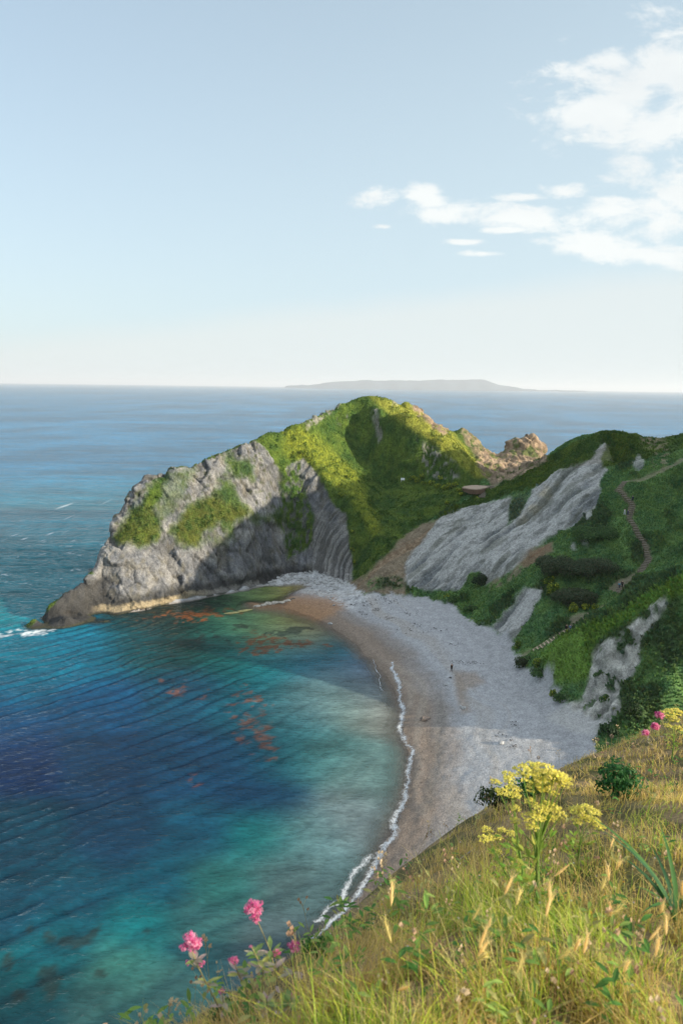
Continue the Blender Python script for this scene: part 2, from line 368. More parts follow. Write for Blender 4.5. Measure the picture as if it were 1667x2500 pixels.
greyc = np.maximum(M([(735,1045),(745,1022),(827,980),(832,994),(775,1030),(750,1048)], 4), M([(958,972),(975,972),(970,992),(958,990)],3)) * sst(-.3,.2,nv)
greyc = np.maximum(greyc, M([(908,1000),(922,1000),(935,1060),(925,1085),(912,1040)], 6) * sst(-.15, .15, nv))
greyc = np.maximum(greyc, M([(1015,1075),(1060,1095),(1115,1130),(1120,1172),(1050,1165),(1022,1120)], 8) * sst(.0, .3, nv))
greyc = np.maximum(greyc, M([(815,1010),(850,1015),(850,1040),(825,1035)], 6) * sst(.0, .2, nv))
K1 = [(984,1378),(1010,1332),(1050,1292),(1066,1275),(1110,1252),(1146,1238),(1191,1230),(1253,1211),(1300,1193),(1325,1182),(1345,1162),(1370,1150),(1400,1140),(1442,1122),(1460,1095),(1474,1083),(1476,1098),(1467,1120),(1470,1140),(1486,1150),(1463,1179),(1467,1207),(1454,1245),(1428,1252),(1409,1281),(1345,1309),(1320,1328),(1300,1345),(1253,1395),(1208,1418),(1186,1432),(1175,1395),(1150,1400),(1120,1440),(1060,1442),(1000,1435),(984,1413)]
chalk = M(K1, 4)
K2 = [(1285,1437),(1323,1440),(1323,1462),(1295,1510),(1272,1539),(1253,1566),(1218,1554),(1203,1531),(1243,1488)]
chalk = np.maximum(chalk, M(K2, 4))
K3 = [(1626,1452),(1600,1470),(1576,1493),(1525,1535),(1503,1557),(1453,1579),(1445,1604),(1440,1635),(1431,1677),(1423,1707),(1386,1719),(1345,1745),(1350,1780),(1450,1800),(1514,1740),(1514,1671),(1542,1652),(1566,1618),(1560,1563),(1606,1515),(1628,1476)]
k3n = fbm(x*.7, y*.7, h*.7, 4, 51)
k3 = M(K3, 5); chalk = np.maximum(chalk, k3 * sst(-.32, -.1, k3n - .25*sst(1560,1640,py)*0 + .15*(py>1600)))
for (cx_, cy_, r_) in [(1355,1389,11),(1438,1261,9),(1559,1132,14),(1448,1240,8),(1430,1325,7),(1400,1338,6)]:
    chalk = np.maximum(chalk, sst(r_+4, r_-4, np.hypot(qx2-cx_, (qy2-cy_)*.8)) * .85)
dk = M([(1253,1203),(1300,1190),(1296,1215),(1268,1262),(1238,1282),(1245,1235)], 5)
chalk *= 1 - dk * .85
ochre = M([(1336,1190),(1364,1178),(1340,1225),(1296,1270),(1262,1288),(1296,1232)], 9) * chalk
soil = M([(1070,1272),(1030,1279),(986,1308),(950,1346),(923,1373),(896,1404),(850,1425),(862,1445),(990,1458),(990,1373),(1039,1311)], 6)
soil *= 1 - .8 * M([(895,1418),(960,1405),(985,1412),(985,1438),(905,1440)], 7) * sst(-.3, .1, nv)
red = M([(1350,1320),(1294,1344),(1266,1378),(1290,1388),(1350,1346)], 7)
soil = np.maximum(soil, red * .9)
soil = np.maximum(soil, .85 * M([(1206,1417),(1253,1394),(1300,1348),(1318,1356),(1262,1412),(1190,1447)], 5) * sst(-.3, .1, nv))
soil = np.maximum(soil, .8 * M([(1560,1060),(1600,1070),(1625,1080),(1640,1100),(1618,1150),(1590,1140),(1600,1100),(1565,1090)], 7) * sst(-.2, .2, nv))
def strip(pts, w, amt=1.0):
    W = [P(a[0], a[1], **({'Y': a[2]} if len(a) == 3 else {'z': a[3]})) for a in pts]
    d = sline(x, y, [(q[0], q[1]) for q in W]); return sst(w + .35, w - .35, d + fx_*.06) * amt * (y > 60)
path = np.maximum(strip([(1667,1125,193)] + STAIR_UP, .7), strip(STAIR_LOW, .75))
path = np.maximum(path, strip([(1475,1492,146),(1415,1508,143.5)], 2.0))
path = np.maximum(path, strip([(1525,1418,154),(1505,1430,152)], 1.6))
path = np.maximum(path, M([(1500,1122),(1440,1138),(1400,1143),(1445,1120),(1480,1080)], 3) * .5)
path = np.maximum(path, M([(1150,1195),(1215,1178),(1250,1163),(1215,1186),(1170,1205)], 2))
# beach membership by height and outline
BEACH_XY = [tuple(p[:2]) for p in backfoot]
bx = BEACH_XY + [(30,70),(20,40),(-20,-90),(-150,-90),(-150,160),(-92,163),(-84,169.5),(-64,175.5)] + [tuple(p[:2]) for p in foot if p[0] > -60]
jw = fbm(x*.5, y*.5, None, 3, 61) * 1.3
bd = sline(x, y, BEACH_XY); bi = inpoly(x, y, bx); bd = np.where(bi, bd, -bd) + jw + fx_*.12
bsoft = np.where((h < -.3) & ~headm, 1.0, sst(-.6, .6, np.where(bi | (np.abs(bd) < 3), bd, -9)))
bsoft = np.where(bi & (bd > 3), 1.0, bsoft)
bsoft = np.where(headm & (x < -58) & (h > -2.5), 0., bsoft)
beachm = bsoft > .5
# ---- displacement
lx = x; amp = np.zeros_like(x)
n_big = fbm(x*.11, y*.11, h*.11, 3, 70); n_mid = fbm(x*.45, y*.45, h*.45, 4, 71); n_fin = fbm(x*1.4, y*1.4, h*1.4, 3, 72)
n_rdg = fbm(x*.22, y*.22, h*.22, 4, 73, ridge=True)
# folded strata: bands around the cores of the folds, in the plane of the face
c1 = P(560, 1440, Y=200); c2 = P(905, 1420, Y=208)
r1 = np.hypot(x - c1[0] + y*.0, (h - c1[2]) * 1.15) + n_mid*.7 + n_big*2.0
r2 = np.hypot(x - c2[0], (h - c2[2]) * .75) + n_mid*.35 + n_big*.8
wr = sst(655, 720, px)
def bands(r, s): return vnoise(r * s, y*.03, h*.03, 80) * .6 + vnoise(r * s * 2.3, y*.05, h*.05, 81) * .4
strat = bands(r1, 1.1) * (1 - wr) + bands(r2, 1.35) * wr
vor = fbm(x*.18 + h*.08, y*.18, h*.10 - x*.05, 3, 83, ridge=True)
crack = np.clip(1 - np.abs(vnoise(x*.32 + h*.16 + n_mid*.5, y*.2, h*.2, 85)) * 9, 0, 1)
crack = np.maximum(crack, np.clip(1 - np.abs(vnoise(x*.08 + n_mid*.4, y*.1, h*.42 + n_mid*.5, 86)) * 8, 0, 1))
crack = np.maximum(crack, .8*np.clip(1 - np.abs(vnoise(x*.8 + h*.3, y*.4, h*.7 - x*.3, 87)) * 7, 0, 1))
ri = np.nonzero((rock + warm + greyc > .02) & front)[0]; fa1 = np.zeros_like(x); fj1 = fa1.copy(); fa2 = fa1.copy(); fj2 = fa1.copy()
tl = (x + y*.6)[ri]; hh_ = h[ri]; sk = tl*.9 + hh_*.45 + n_mid[ri]*.5; sv = hh_ - tl*.28 + n_mid[ri]*.5
fa1[ri], fj1[ri] = facets(sk/5.2, y[ri]*.12, sv/7.0, 600); fa2[ri], fj2[ri] = facets(sk/1.7, y[ri]*.35, sv/2.6, 610)
crack = np.maximum(crack*.5, np.maximum(fj1*.8*sst(-.3,.3,n_mid), fj2*.45))
d_rock = n_big * .9 + strat * (.20 + .75 * wr) + vor * .3 + n_fin * .08 + (fa1 * 1.45 + fa2 * .45) * (1 - wr*.75) - crack * .40 * (1 - wr*.6)
d_grass = n_mid * .42 + n_fin * .2 + fbm(x*.2, y*.2, h*.2, 3, 90) * .5
hillm = ~headm & ~beachm
mound = fbm(x*.16, y*.16, None, 3, 91, ridge=True)
d_grass = d_grass + hillm * (mound * .8) * sst(125, 140, y)
# rills running down the chalk
al = x * .90 + y * .42; ac = -x * .42 + y * .90 + (h*.0)
rill = fbm(ac*.42 + n_big*.8, al*.05, None, 4, 95, ridge=True)
ci = np.nonzero((chalk > .02) & front)[0]; fc = np.zeros_like(x); fcj = fc.copy()
fc[ci], fcj[ci] = facets(ac[ci]/1.5, al[ci]/4.2, h[ci]/3., 620)
rill = np.clip(rill*1.5 + .1, -1, 1); d_chalk = rill * .85 + fc * .40 - fcj*.12 + n_mid * .15 + n_fin * .16
al3 = x*.5 + y*.2
fk, fkj = np.zeros_like(x), np.zeros_like(x); fk[ci], fkj[ci] = facets(x[ci]/1.6, y[ci]/1.6, h[ci]/1.9, 630); d_k3 = n_mid * .8 + n_fin * .3 + fk * 1.0 - fkj*.2
d_soil = rill * .3 + n_mid * .35 + n_fin * .12
D = d_grass
D = D * (1 - rock) + d_rock * rock
wr2 = np.clip(warm + greyc, 0, 1); D = D * (1 - wr2) + (n_mid * .6 + n_fin * .3 + vor * .5 + fa1 * 1.5 + fa2 * 1.0) * wr2
D = D * (1 - chalk) + np.where(k3 > .3, d_k3, d_chalk) * chalk
D = D * (1 - soil) + d_soil * soil
D = D + backside * headm * (px > 330) * (vor * 1.5 + n_mid * 1.0)
D = D * np.where(headm, sst(60, 330, px) * .75 + .25, 1)
D = D * (1 - path * .85)
_ds = sline(x, y, [(p[0], p[1]) for p in shore]); D_b = fbm(_ds*.34 + fbm(x*.06, y*.06, None, 2, 640)*1.6, x*.015, y*.015, 3, 641) * .06 + fbm(x*1.1, y*1.1, None, 3, 96) * .07 + fbm(x*.25, y*.25, None, 2, 97) * .08
edge = sst(0, 1.6, h)            # keep the land thin-skinned near the water
D = D_b * bsoft + D * (.35 + .65 * edge) * (1 - bsoft)
D = D * sst(15, 55, y) * (1 - sst(135, 220, x))
# hold skyline where it was traced
X2, Y2, Z2 = x + nx_ * D, y + ny_ * D, h + nz_ * D
# ---- colours (albedo, plus sunlit tone painted along two ridges)
def mixc(a, b, m): return a * (1 - m[:, None]) + np.asarray(b) * m[:, None]
def cc(*v): return np.array(v, float)
t1 = sst(-.5, .5, fbm(x*.25, y*.25, h*.25, 4, 100)); t2 = sst(-.4, .4, fbm(x*1.1, y*1.1, h*1.1, 3, 101)); t3 = sst(-.5,.5,fbm(x*.06, y*.06, h*.05, 3, 102))
gcol = mixc(cc(.040,.095,.022)[None] + 0*x[:, None], cc(.125,.185,.028), t1 * .7 + t2 * .3)
hcol = mixc(cc(.072,.170,.062)[None] + 0*x[:, None], cc(.155,.265,.070), t1 * .6 + t2 * .4)
bram = sst(.05, .35, fbm(x*.12, y*.12, None, 3, 104)) * .6
hcol = mixc(hcol, cc(.050,.075,.038), bram)
hb = headm | (M([(1212,1175),(1325,1118),(1476,1050),(1560,1052),(1700,1040),(1700,1090),(1520,1130),(1300,1190),(1200,1225),(1050,1280)], 8) > .5)
col = np.where(hb[:, None], gcol, hcol)
# lighter turf along the near spur and fore slope
turf = M([(1700,1380),(1613,1430),(1518,1492),(1358,1560),(1320,1600),(1350,1670),(1440,1660),(1450,1575),(1570,1490),(1700,1440)], 9)
col = mixc(col, cc(.18,.31,.05), turf * .9)
dry = M(gA, 9) * .55 + M(gB, 9) * .45; col = mixc(col, cc(.12,.12,.03), np.clip(dry*1.3, 0, 1) * (.5 + .5*t2))
col = mixc(col, cc(.38,.40,.04), M([(690,1050),(745,1045),(870,1150),(935,1300),(915,1310),(860,1220),(770,1150),(700,1110)], 14) * .6 * (.5 + .5*t2))  # sunlit yellow painted into the grass colour of the headland spur
col = mixc(col, cc(.42,.40,.06), M([(901,966),(1000,985),(1110,1060),(1200,1170),(1160,1165),(1060,1085),(950,1010)], 9) * .6)  # same for the ridge right of the summit: sunlight put into its colour
bush = sst(.15, .3, fbm(x*.55, y*.55, h*.5, 3, 106)) * headm; col = mixc(col, cc(.045,.105,.025), bush * .6 * (1 - t3 * .5))
rk = mixc(cc(.195,.20,.21)[None] + 0*x[:, None], cc(.33,.32,.30), sst(-.4, .5, fbm(x*.3, y*.3, h*.3, 4, 110)))
rk = rk * (.82 + .22 * (strat[:, None] + .5)) 
lich = sst(.05, .4, fbm(x*.6, y*.6, h*.35, 3, 112)); rk = mixc(rk, cc(.15,.13,.075), lich * .42)
gp = sst(.18, .42, fbm(x*1.0, y*1.0, h*.6, 3, 113)) * sst(1360, 1290, py) * (px < 720); rk = mixc(rk, cc(.07,.085,.03), gp * .7)
rk = rk * (.86 + .3 * fa1[:, None] + .12 * fa2[:, None]); rk = mixc(rk, rk * .30, crack * .8)
# wet and weed-dark zone low on the cliff, pale ledge just above the water
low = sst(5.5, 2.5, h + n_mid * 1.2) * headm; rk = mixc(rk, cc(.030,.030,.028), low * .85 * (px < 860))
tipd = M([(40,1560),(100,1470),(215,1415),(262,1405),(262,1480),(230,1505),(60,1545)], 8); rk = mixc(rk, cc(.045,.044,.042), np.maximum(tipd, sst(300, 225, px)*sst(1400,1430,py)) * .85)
led = sst(.35, .7, h) * sst(2.3, 1.5, h + n_fin*.5) * sst(215, 260, px) * (px < 640) * headm
ltone = mixc(cc(.33,.27,.17)[None] + 0*x[:, None], cc(.20,.19,.17), sst(440, 540, px))
rk = rk * (1 - led[:, None]*.85) + ltone * led[:, None] * .85
weed = sst(.5, .1, h) * headm; rk = mixc(rk, cc(.05,.05,.025), weed * .7)
rk = mixc(rk, cc(.028,.045,.020), darkveg * .5)
fold = sst(750, 780, px) * sst(1270, 1300, py) * rock; rk = mixc(rk, cc(.29,.28,.26), fold * .55) * (1 - fold[:, None] * .45 * (strat[:, None] < -.08))
col = col * (1 - rock[:, None]) + rk * rock[:, None]
wk = mixc(cc(.34,.25,.17)[None] + 0*x[:, None], cc(.20,.15,.10), sst(-.3, .3, fbm(x*.5, y*.5, h*.15, 4, 115)))
col = col * (1 - warm[:, None]) + wk * warm[:, None]
col = mixc(col, cc(.27,.25,.22), greyc * .85)
bk = backside & headm
col = np.where((bk & (px > 760))[:, None], wk, np.where(bk[:, None], rk, col))
ck = mixc(cc(.16,.17,.17)[None] + 0*x[:, None], cc(.38,.375,.35), sst(-.55, .55, rill + n_mid*.5))
ck = mixc(ck, cc(.40,.32,.17), ochre * .5 * t1)
ck = mixc(ck, cc(.085,.09,.08), sst(.1, .5, fbm(ac*1.1 + n_mid*1.5, al*.25, None, 4, 119)) * .5)
ck = mixc(ck, cc(.11,.115,.085), sst(.12, .4, fbm(ac*.4, al*.12, None, 3, 118)) * .55)
ckn = mixc(cc(.24,.235,.21)[None] + 0*x[:, None], cc(.50,.48,.42), sst(-.3, .4, k3n))
ck = np.where((k3 > .3)[:, None], ckn, ck)
col = col * (1 - chalk[:, None]) + ck * chalk[:, None]
sc = mixc(cc(.17,.115,.07)[None] + 0*x[:, None], cc(.27,.20,.13), t2); sc = mixc(sc, cc(.21,.085,.045), red * .8)
sc = mixc(sc, cc(.16,.15,.11), sst(-.1,.3,rill) * .4)
col = col * (1 - soil[:, None]) + sc * soil[:, None]
stm = strip(STAIR_UP[2:12], .9) ; col = mixc(col, cc(.19,.15,.11), path * .7); col = mixc(col, cc(.12,.09,.065), stm * .6)
# beach
sh2 = [(p[0], p[1]) for p in shore]
ds = sline(x, y, sh2)
hh = h*sst(1420, 1520, py)*.0 + np.minimum(h, .1) + _ds*.25 + fbm(x*.12, y*.12, None, 3, 120) * .5
pb = mixc(cc(.26,.205,.160)[None] + 0*x[:, None], cc(.28,.25,.225), sst(.9, 1.8, hh))
pb = mixc(pb, cc(.36,.36,.36), sst(1.8, 2.8, hh + n_mid*.3))
bnd = fbm(ds*.34 + fbm(x*.06, y*.06, None, 2, 640)*1.6, x*.015, y*.015, 3, 641); pb = pb * (1 + .22 * bnd[:, None]) ; pb = mixc(pb, cc(.30,.26,.21), sst(.05, .45, bnd) * .45)
pb = mixc(pb, cc(.16,.125,.095), sst(.5, .05, h) * .6)
oran = M([(600,1470),(690,1450),(820,1455),(850,1480),(760,1530),(640,1510)], 14); pb = mixc(pb, cc(.34,.19,.095), oran * .75)
rub = M([(640,1428),(660,1412),(703,1394),(769,1388),(835,1410),(868,1428),(905,1455),(860,1492),(800,1462),(735,1440)], 10)
pb = mixc(pb, cc(.55,.55,.54), rub * .75 * sst(-.4, .2, n_fin))
darkgr = M([(600,1440),(690,1432),(730,1448),(660,1470),(600,1468)], 8); pb = mixc(pb, cc(.10,.10,.10), darkgr * .7)
pb = mixc(pb, cc(.26,.19,.13), M([(1110,1640),(1160,1640),(1185,1665),(1130,1690),(1150,1740),(1125,1740),(1110,1690)], 10) * .6)
pb = mixc(pb, cc(.21,.19,.16), M([(1062,1700),(1090,1720),(1080,1900),(1040,2000),(1020,1990),(1060,1850)], 10) * .4)
pb = mixc(pb, cc(.42,.41,.38), M([(1336,1755),(1386,1715),(1460,1700),(1480,1800),(1400,1790)], 10) * .7)
pb = pb * (.93 + .14 * sst(-.5, .5, fbm(x*1.5, y*1.5, None, 3, 125))[:, None])
sb = mixc(cc(.30,.27,.20)[None] + 0*x[:, None], cc(.16,.14,.10), t1); pb = mixc(pb, sb, sst(-.05, -.5, h))
col = col * (1 - bsoft[:, None]) + pb * bsoft[:, None]
g_att = np.clip(1 - rock - warm - greyc - chalk - soil - path, 0, 1) * (1 - bsoft)
peb = bsoft
V = np.stack([X2, Y2, Z2], 1)
F = gridfaces(nX, nY)
F = F[:, ::1]
cls = np.where(beachm, 0, np.where(headm, 1, 2))[F].max(1) * 0 + np.where(beachm, 0, np.where(headm, 1, 2))[F[:, 0]]
mt, t = NT('land_surface')
o_ = N(t, 'ShaderNodeOutputMaterial'); b_ = N(t, 'ShaderNodeBsdfPrincipled', _Roughness=.9); b_.inputs['Specular IOR Level'].default_value = .15
ob = N(t, 'ShaderNodeTexCoord').outputs['Object']
ca = N(t, 'ShaderNodeAttribute', attribute_name='col').outputs['Color']
ga = N(t, 'ShaderNodeAttribute', attribute_name='grass').outputs['Fac']; pa = N(t, 'ShaderNodeAttribute', attribute_name='pebble').outputs['Fac']
n1 = noise_tex(t, ob, 2.6, 5, .65); n2 = noise_tex(t, ob, 9.0, 3, .6); n0 = noise_tex(t, ob, .75, 6, .68, .4)
vo = N(t, 'ShaderNodeTexVoronoi'); vo.inputs['Scale'].default_value = 5.5; t.links.new(ob, vo.inputs['Vector'])
f1 = maprange(t, n1, .3, .7, maprange(t, pa, 0, 1, .62, .85), maprange(t, pa, 0, 1, 1.38, 1.15)); f2 = maprange(t, n2, .3, .7, .75, 1.25)
vcol = N(t, 'ShaderNodeSeparateColor'); t.links.new(vo.outputs['Color'], vcol.inputs[0])
pv = maprange(t, vcol.outputs[0], 0, 1, .84, 1.17)
pvm = maprange(t, pa, 0, 1, 1.0, pv)
fac = math_(t, 'MULTIPLY', math_(t, 'MULTIPLY', f1, f2), math_(t, 'MULTIPLY', pvm, maprange(t, n0, .28, .72, maprange(t, ga, 0, 1, maprange(t, pa, 0, 1, .76, .85), .55), maprange(t, ga, 0, 1, maprange(t, pa, 0, 1, 1.22, 1.15), 1.42))))
t.links.new(scalecol(t, ca, fac), b_.inputs['Base Color'])
hb_ = math_(t, 'ADD', math_(t, 'ADD', n1, math_(t, 'MULTIPLY', n0, maprange(t, pa, 0, 1, 2.4, .3))), math_(t, 'MULTIPLY', n2, .5))
bp = N(t, 'ShaderNodeBump', _Strength=1.0); t.links.new(hb_, bp.inputs['Height'])
t.links.new(maprange(t, ga, 0, 1, .17, .50), bp.inputs['Distance'])
bp2 = N(t, 'ShaderNodeBump', _Strength=.5, _Distance=.12, invert=True); t.links.new(vo.outputs['Distance'], bp2.inputs['Height']); t.links.new(bp.outputs[0], bp2.inputs['Normal'])
t.links.new(bp2.outputs[0], b_.inputs['Normal']); t.links.new(b_.outputs[0], o_.inputs['Surface'])
LAND = mt
# ---- tufts and low scrub standing on the grassy ground
def tufts():
    gi = np.nonzero((g_att > .55) & front & (y > 74) & (px > -20) & (px < 1690) & ~(backside & headm))[0]
    sl = 1/np.maximum(nz_[gi], .25); sl = sl * g_att[gi]**3; k = RNG.choice(gi, 125000, p=sl/sl.sum()); n = len(k)
    jx_, jy_ = RNG.uniform(-.2, .2, n), RNG.uniform(-.2, .2, n)
    base = np.stack([X2[k] + jx_, Y2[k] + jy_, Z2[k] - .08], 1)
    bm_ = sst(.0, .3, fbm(x[k]*.12, y[k]*.12, None, 3, 104)) * (~headm[k]); bs_ = sst(.1, .3, fbm(x[k]*.55, y[k]*.55, h[k]*.5, 3, 106)) * headm[k]
    S = RNG.uniform(.12, .30, n) * (1 + 1.0*bm_ + .7*bs_) * np.where(headm[k], .62, 1); up = RNG.uniform(.5, 1.2, n)
    out_, fo_, co_ = [], [], []; tc = RNG.uniform(.75, 1.4, n)[:, None]; hue = RNG.uniform(-1, 1, n)[:, None]
    cb = col[k] * tc * (1 + hue * np.array([[.25, .05, -.15]]))
    for j in range(3):
        a_ = RNG.uniform(0, 6.28, n); w_ = S*.5
        d_ = np.stack([np.cos(a_), np.sin(a_), 0*a_], 1); ln_ = np.stack([RNG.normal(0, .35, n), RNG.normal(0, .35, n), up], 1) + np.stack([nx_[k], ny_[k], nz_[k]], 1)*.6
        q0 = base - d_*w_[:, None]; q1 = base + d_*w_[:, None]; q2 = base + ln_*S[:, None] + d_*w_[:, None]*.5; q3 = base + ln_*S[:, None]*.9 - d_*w_[:, None]*.5
        out_.append(np.stack([q0, q1, q2, q3], 1).reshape(-1, 3)); co_.append(np.repeat(cb, 4, 0)); fo_.append(np.arange(n*4).reshape(-1, 4) + j*n*4)
    o = link('turf_tufts', mesh_np('turf_tufts', np.concatenate(out_), np.concatenate(fo_), smooth=False, col=np.clip(np.concatenate(co_), 0, 1)), simple_mat('turf', (.1,.2,.05), .8, .15, 3, 0, .1, .10, usecol=True))
    tag(o, 'tufted grass and low scrub covering the headland and hillside', 'grass', kind='stuff')
tufts()
for k, nm in ((0, 'beach'), (1, 'headland'), (2, 'hillside')):
    f = F[cls == k]; used = np.unique(f); rm = np.full(len(V), -1); rm[used] = np.arange(len(used))
    me = mesh_np(nm, V[used], rm[f], col=col[used], attrs={'grass': g_att[used], 'pebble': peb[used]})
    o = link(nm, me, LAND); tag(o, kind='structure')
# ------------------------------------------------------------------ sea
def grow(a, s, end, k=1.13):
    out = []
    while abs(a) < abs(end) or (a * end < 0):
        out.append(a); a += s; s *= k
    out.append(end); return np.array(out)
cx = np.arange(-130, 22, .5); cy = np.arange(46, 250, .5)
SX = np.concatenate([grow(-130.5, -.6, -45000.)[::-1], cx, grow(22., .6, 45000.)])
SY = np.concatenate([grow(45.5, -.6, -9000.)[::-1], cy, grow(250., .6, 60000.)])
WX, WY = np.meshgrid(SX, SY); sxn, syn = len(SX), len(SY)
wx, wy = WX.ravel(), WY.ravel()
ins = (wx > -150) & (wx < 300) & (wy > -90) & (wy < 330)
dep = np.full(wx.shape, 9.0); dep[ins] = -H(wx[ins], wy[ins]); dep[ins] = np.where(dep[ins] > -90, dep[ins], 0)
fo = np.exp(-((np.maximum(0, np.maximum(-150 - wx, wx - 150)) + np.maximum(0, wy - 330)) / 160.) ** 2)
cX, cY = -150., 235.
rr = np.hypot(wx - cX, wy - cY); wrp = fbm(wx*.035, wy*.035, None, 4, 140) * 4.6 + fbm(wx*.12, wy*.12, None, 3, 142) * 1.9
def swell(lam, ph, seed, mx=.5):
    a = .55 + .75 * fbm(wx*.045, wy*.045, None, 2, seed)
    s = np.sin((rr + wrp*mx) * 2*np.pi/lam + ph); return a * (s + .25*np.cos(2*(rr + wrp*mx) * 2*np.pi/lam))
inbay = sst(195, 165, wy + (wx+85)*.15) 
calm = sst(-62, 6, wx + (wy-150)*.12)
A = .24 * (1 - .88 * calm)
wz = (swell(3.7, 0, 141) * A + swell(2.3, 1.7, 143, .8) * A * .5) * inbay
dirp = wx * .30 + wy * .95
opn = (1 - inbay)
wz += opn * (np.sin((dirp + wrp*1.6) * 2*np.pi/5.6) * .16 * (.5 + fbm(wx*.05, wy*.08, None, 2, 145)) + fbm(wx*.16, wy*.42, None, 3, 147) * .22)
wz += fbm(wx*.5, wy*.9, None, 3, 149) * (.075 * (1 - .4*calm * inbay) + .06*opn)
wz += fbm(wx*1.1, wy*1.4, None, 2, 151) * .012
cell = np.exp(-np.maximum(0, np.hypot(wx + 50, wy - 150) - 110) / 45.)
wz *= cell * sst(0., 1.2, dep)
sx_, sy_ = project(wx, wy, 0*wx)
far = np.hypot(wx, wy)
# base colour of the sea, world-fixed; far out it also holds sky reflection
# colour of the water over sand, shingle and deep bottom: (px, py, r, g, b, in the open sun)
WS = [(30,1590,15,110,125,1),(200,1590,25,110,130,1),(350,1560,5,75,85,1),(450,1560,5,60,60,1),(560,1590,15,75,80,0),(650,1640,20,90,100,0),(30,1680,10,95,115,1),(30,1760,15,70,110,1),(250,1720,15,70,105,1),(450,1700,5,70,95,1),(600,1720,15,80,100,1),(30,1850,5,50,85,1),(250,1850,5,60,90,1),(450,1850,5,65,95,1),(620,1850,20,65,95,1),(650,1950,5,60,90,1),(700,1750,45,110,115,1),(750,1700,95,140,135,1),(850,1700,105,150,135,1),(920,1710,125,145,130,1),(700,1850,30,105,110,1),(780,1850,75,135,128,1),(880,1900,95,140,130,1),(650,2050,30,120,115,1),(760,2050,95,145,140,1),(860,2000,110,145,140,1),(500,2050,5,75,100,1),(300,2050,0,60,85,1),(30,2050,0,65,85,1),(400,2150,10,95,110,1),(550,2150,55,135,125,1),(700,2150,90,135,130,1),(200,2180,0,75,95,1),(30,2200,0,70,90,1),(150,2300,5,85,100,1),(350,2270,30,120,120,1),(500,2280,60,120,115,1),(650,2300,85,120,118,1),(300,2370,60,130,115,1),(100,2370,25,85,95,1),(400,2430,60,110,105,1),(250,2450,55,105,100,1),(60,2450,20,70,80,1),(640,1500,95,130,75,0),(700,1512,125,140,70,0),(735,1512,150,120,65,0),(600,1520,70,125,90,0),(680,1540,85,140,105,0),(760,1545,40,85,90,0),(820,1590,45,85,100,0),(860,1640,60,100,115,0),(720,1600,15,80,105,0),(900,1640,90,110,120,0),(400,1500,10,45,45,1),(500,1480,20,40,35,0),(560,1540,20,75,75,0)]
WS = [(a, b, *[max(((c/255)**2.2 - .006)/(1.35 if l else .85), .004) for c in ((r_*.55, g_*1.07, b_*1.02) if g_ < 92 else (r_*1.08, g_*.93, b_*.97))]) for a, b, r_, g_, b_, l in WS]
WSA = np.array(WS)
near = (far < 420) & (wy > 35)
wcol = np.tile(np.array([[.010,.125,.170]]), (wx.size, 1))
# open sea: teal near the point, blue raised further out to imitate sky reflection
op = np.array([.006,.165,.200])
w_ = sst(230, 600, far)[:, None]; wcol = wcol * 0 + op * (1 - w_) + np.array([.012,.155,.29]) * w_
big = sst(-.3, .4, fbm(wx*.012, wy*.03, None, 3, 160))[:, None]; wcol = wcol * (.75 + .4 * big)
ii = np.nonzero(near)[0]
for s in range(0, len(ii), 20000):
    j = ii[s:s+20000]
    ux = sx_[j] + fbm(wx[j]*.05, wy[j]*.05, None, 3, 161) * 22; uy = sy_[j] + fbm(wx[j]*.05, wy[j]*.05, None, 3, 163) * 16
    d2 = (ux[:, None] - WSA[:, 0]) ** 2 + ((uy[:, None] - WSA[:, 1]) * 1.3) ** 2
    w = np.exp(-d2/(2*52.**2)) + 1e-9/(d2+1)
    c = (w @ WSA[:, 2:]) / w.sum(1)[:, None]
    k = (sst(1500, 1560, sy_[j] - (sx_[j] - 70)*-.05) * 1.0); k = np.where(sx_[j] > 215, 1.0, k)
    k = k * (wy[j] < 225)
    wcol[j] = wcol[j] * (1 - k[:, None]) + c * k[:, None]
# weed and rock showing through
def weedm(cx_, cy_, rx, ry, th=0.0, seed=170, rot=0.0):
    a, b = sx_ - cx_, sy_ - cy_
    ca, sa = math.cos(rot), math.sin(rot); a, b = a*ca + b*sa, -a*sa + b*ca
    g = 1 - np.hypot(a / rx, b / ry)
    return sst(th, th + .25, g + fbm(wx*.55, wy*.55, None, 4, seed) * .9) * (g > -.6) * near
kel = np.zeros(wx.size); 
for a in [(480,1500,150,26,.45,171,-.05),(650,1570,85,24,.15,172,.05),(735,1568,30,12,.2,173),(640,1585,60,20,.3,174),(800,1575,16,7,.2,175),(600,1750,70,130,.55,176,.15),(640,1800,60,120,.6,177),(500,1700,60,60,.85,178),(430,1680,120,100,.95,179),(480,1900,60,60,.9,180)]:
    kel = np.maximum(kel, weedm(*a) * (1 if a[1] < 1650 else .55))
kel *= sst(-.35, .1, fbm(wx*1.3, wy*1.3, None, 3, 650)); kel = np.clip(kel*1.3, 0, 1); wcol = mixc(wcol, cc(.17,.055,.018), kel * .8)
dkm = np.zeros(wx.size)
for a in [(190,2300,52,24,-.05,181,-.35),(120,2285,16,18,.1,182),(75,2275,12,14,.1,183),(20,2350,30,40,.35,184),(120,2400,60,60,.55,185),(250,2378,30,16,.2,186,.2),(360,2275,16,12,.2,187),(260,2235,16,10,.2,188),(700,1545,55,8,.1,189,-.1),(590,1530,40,8,.3,190),(720,1535,40,6,.1,191),(60,2440,60,50,.6,192),(500,1560,140,50,.85,193),(430,1480,150,22,.3,194,-.08)]:
    dkm = np.maximum(dkm, weedm(*a))
wcol = mixc(wcol, cc(.018,.030,.026), dkm * .72)
fo1 = np.zeros(wx.size)   # broken white water off the point
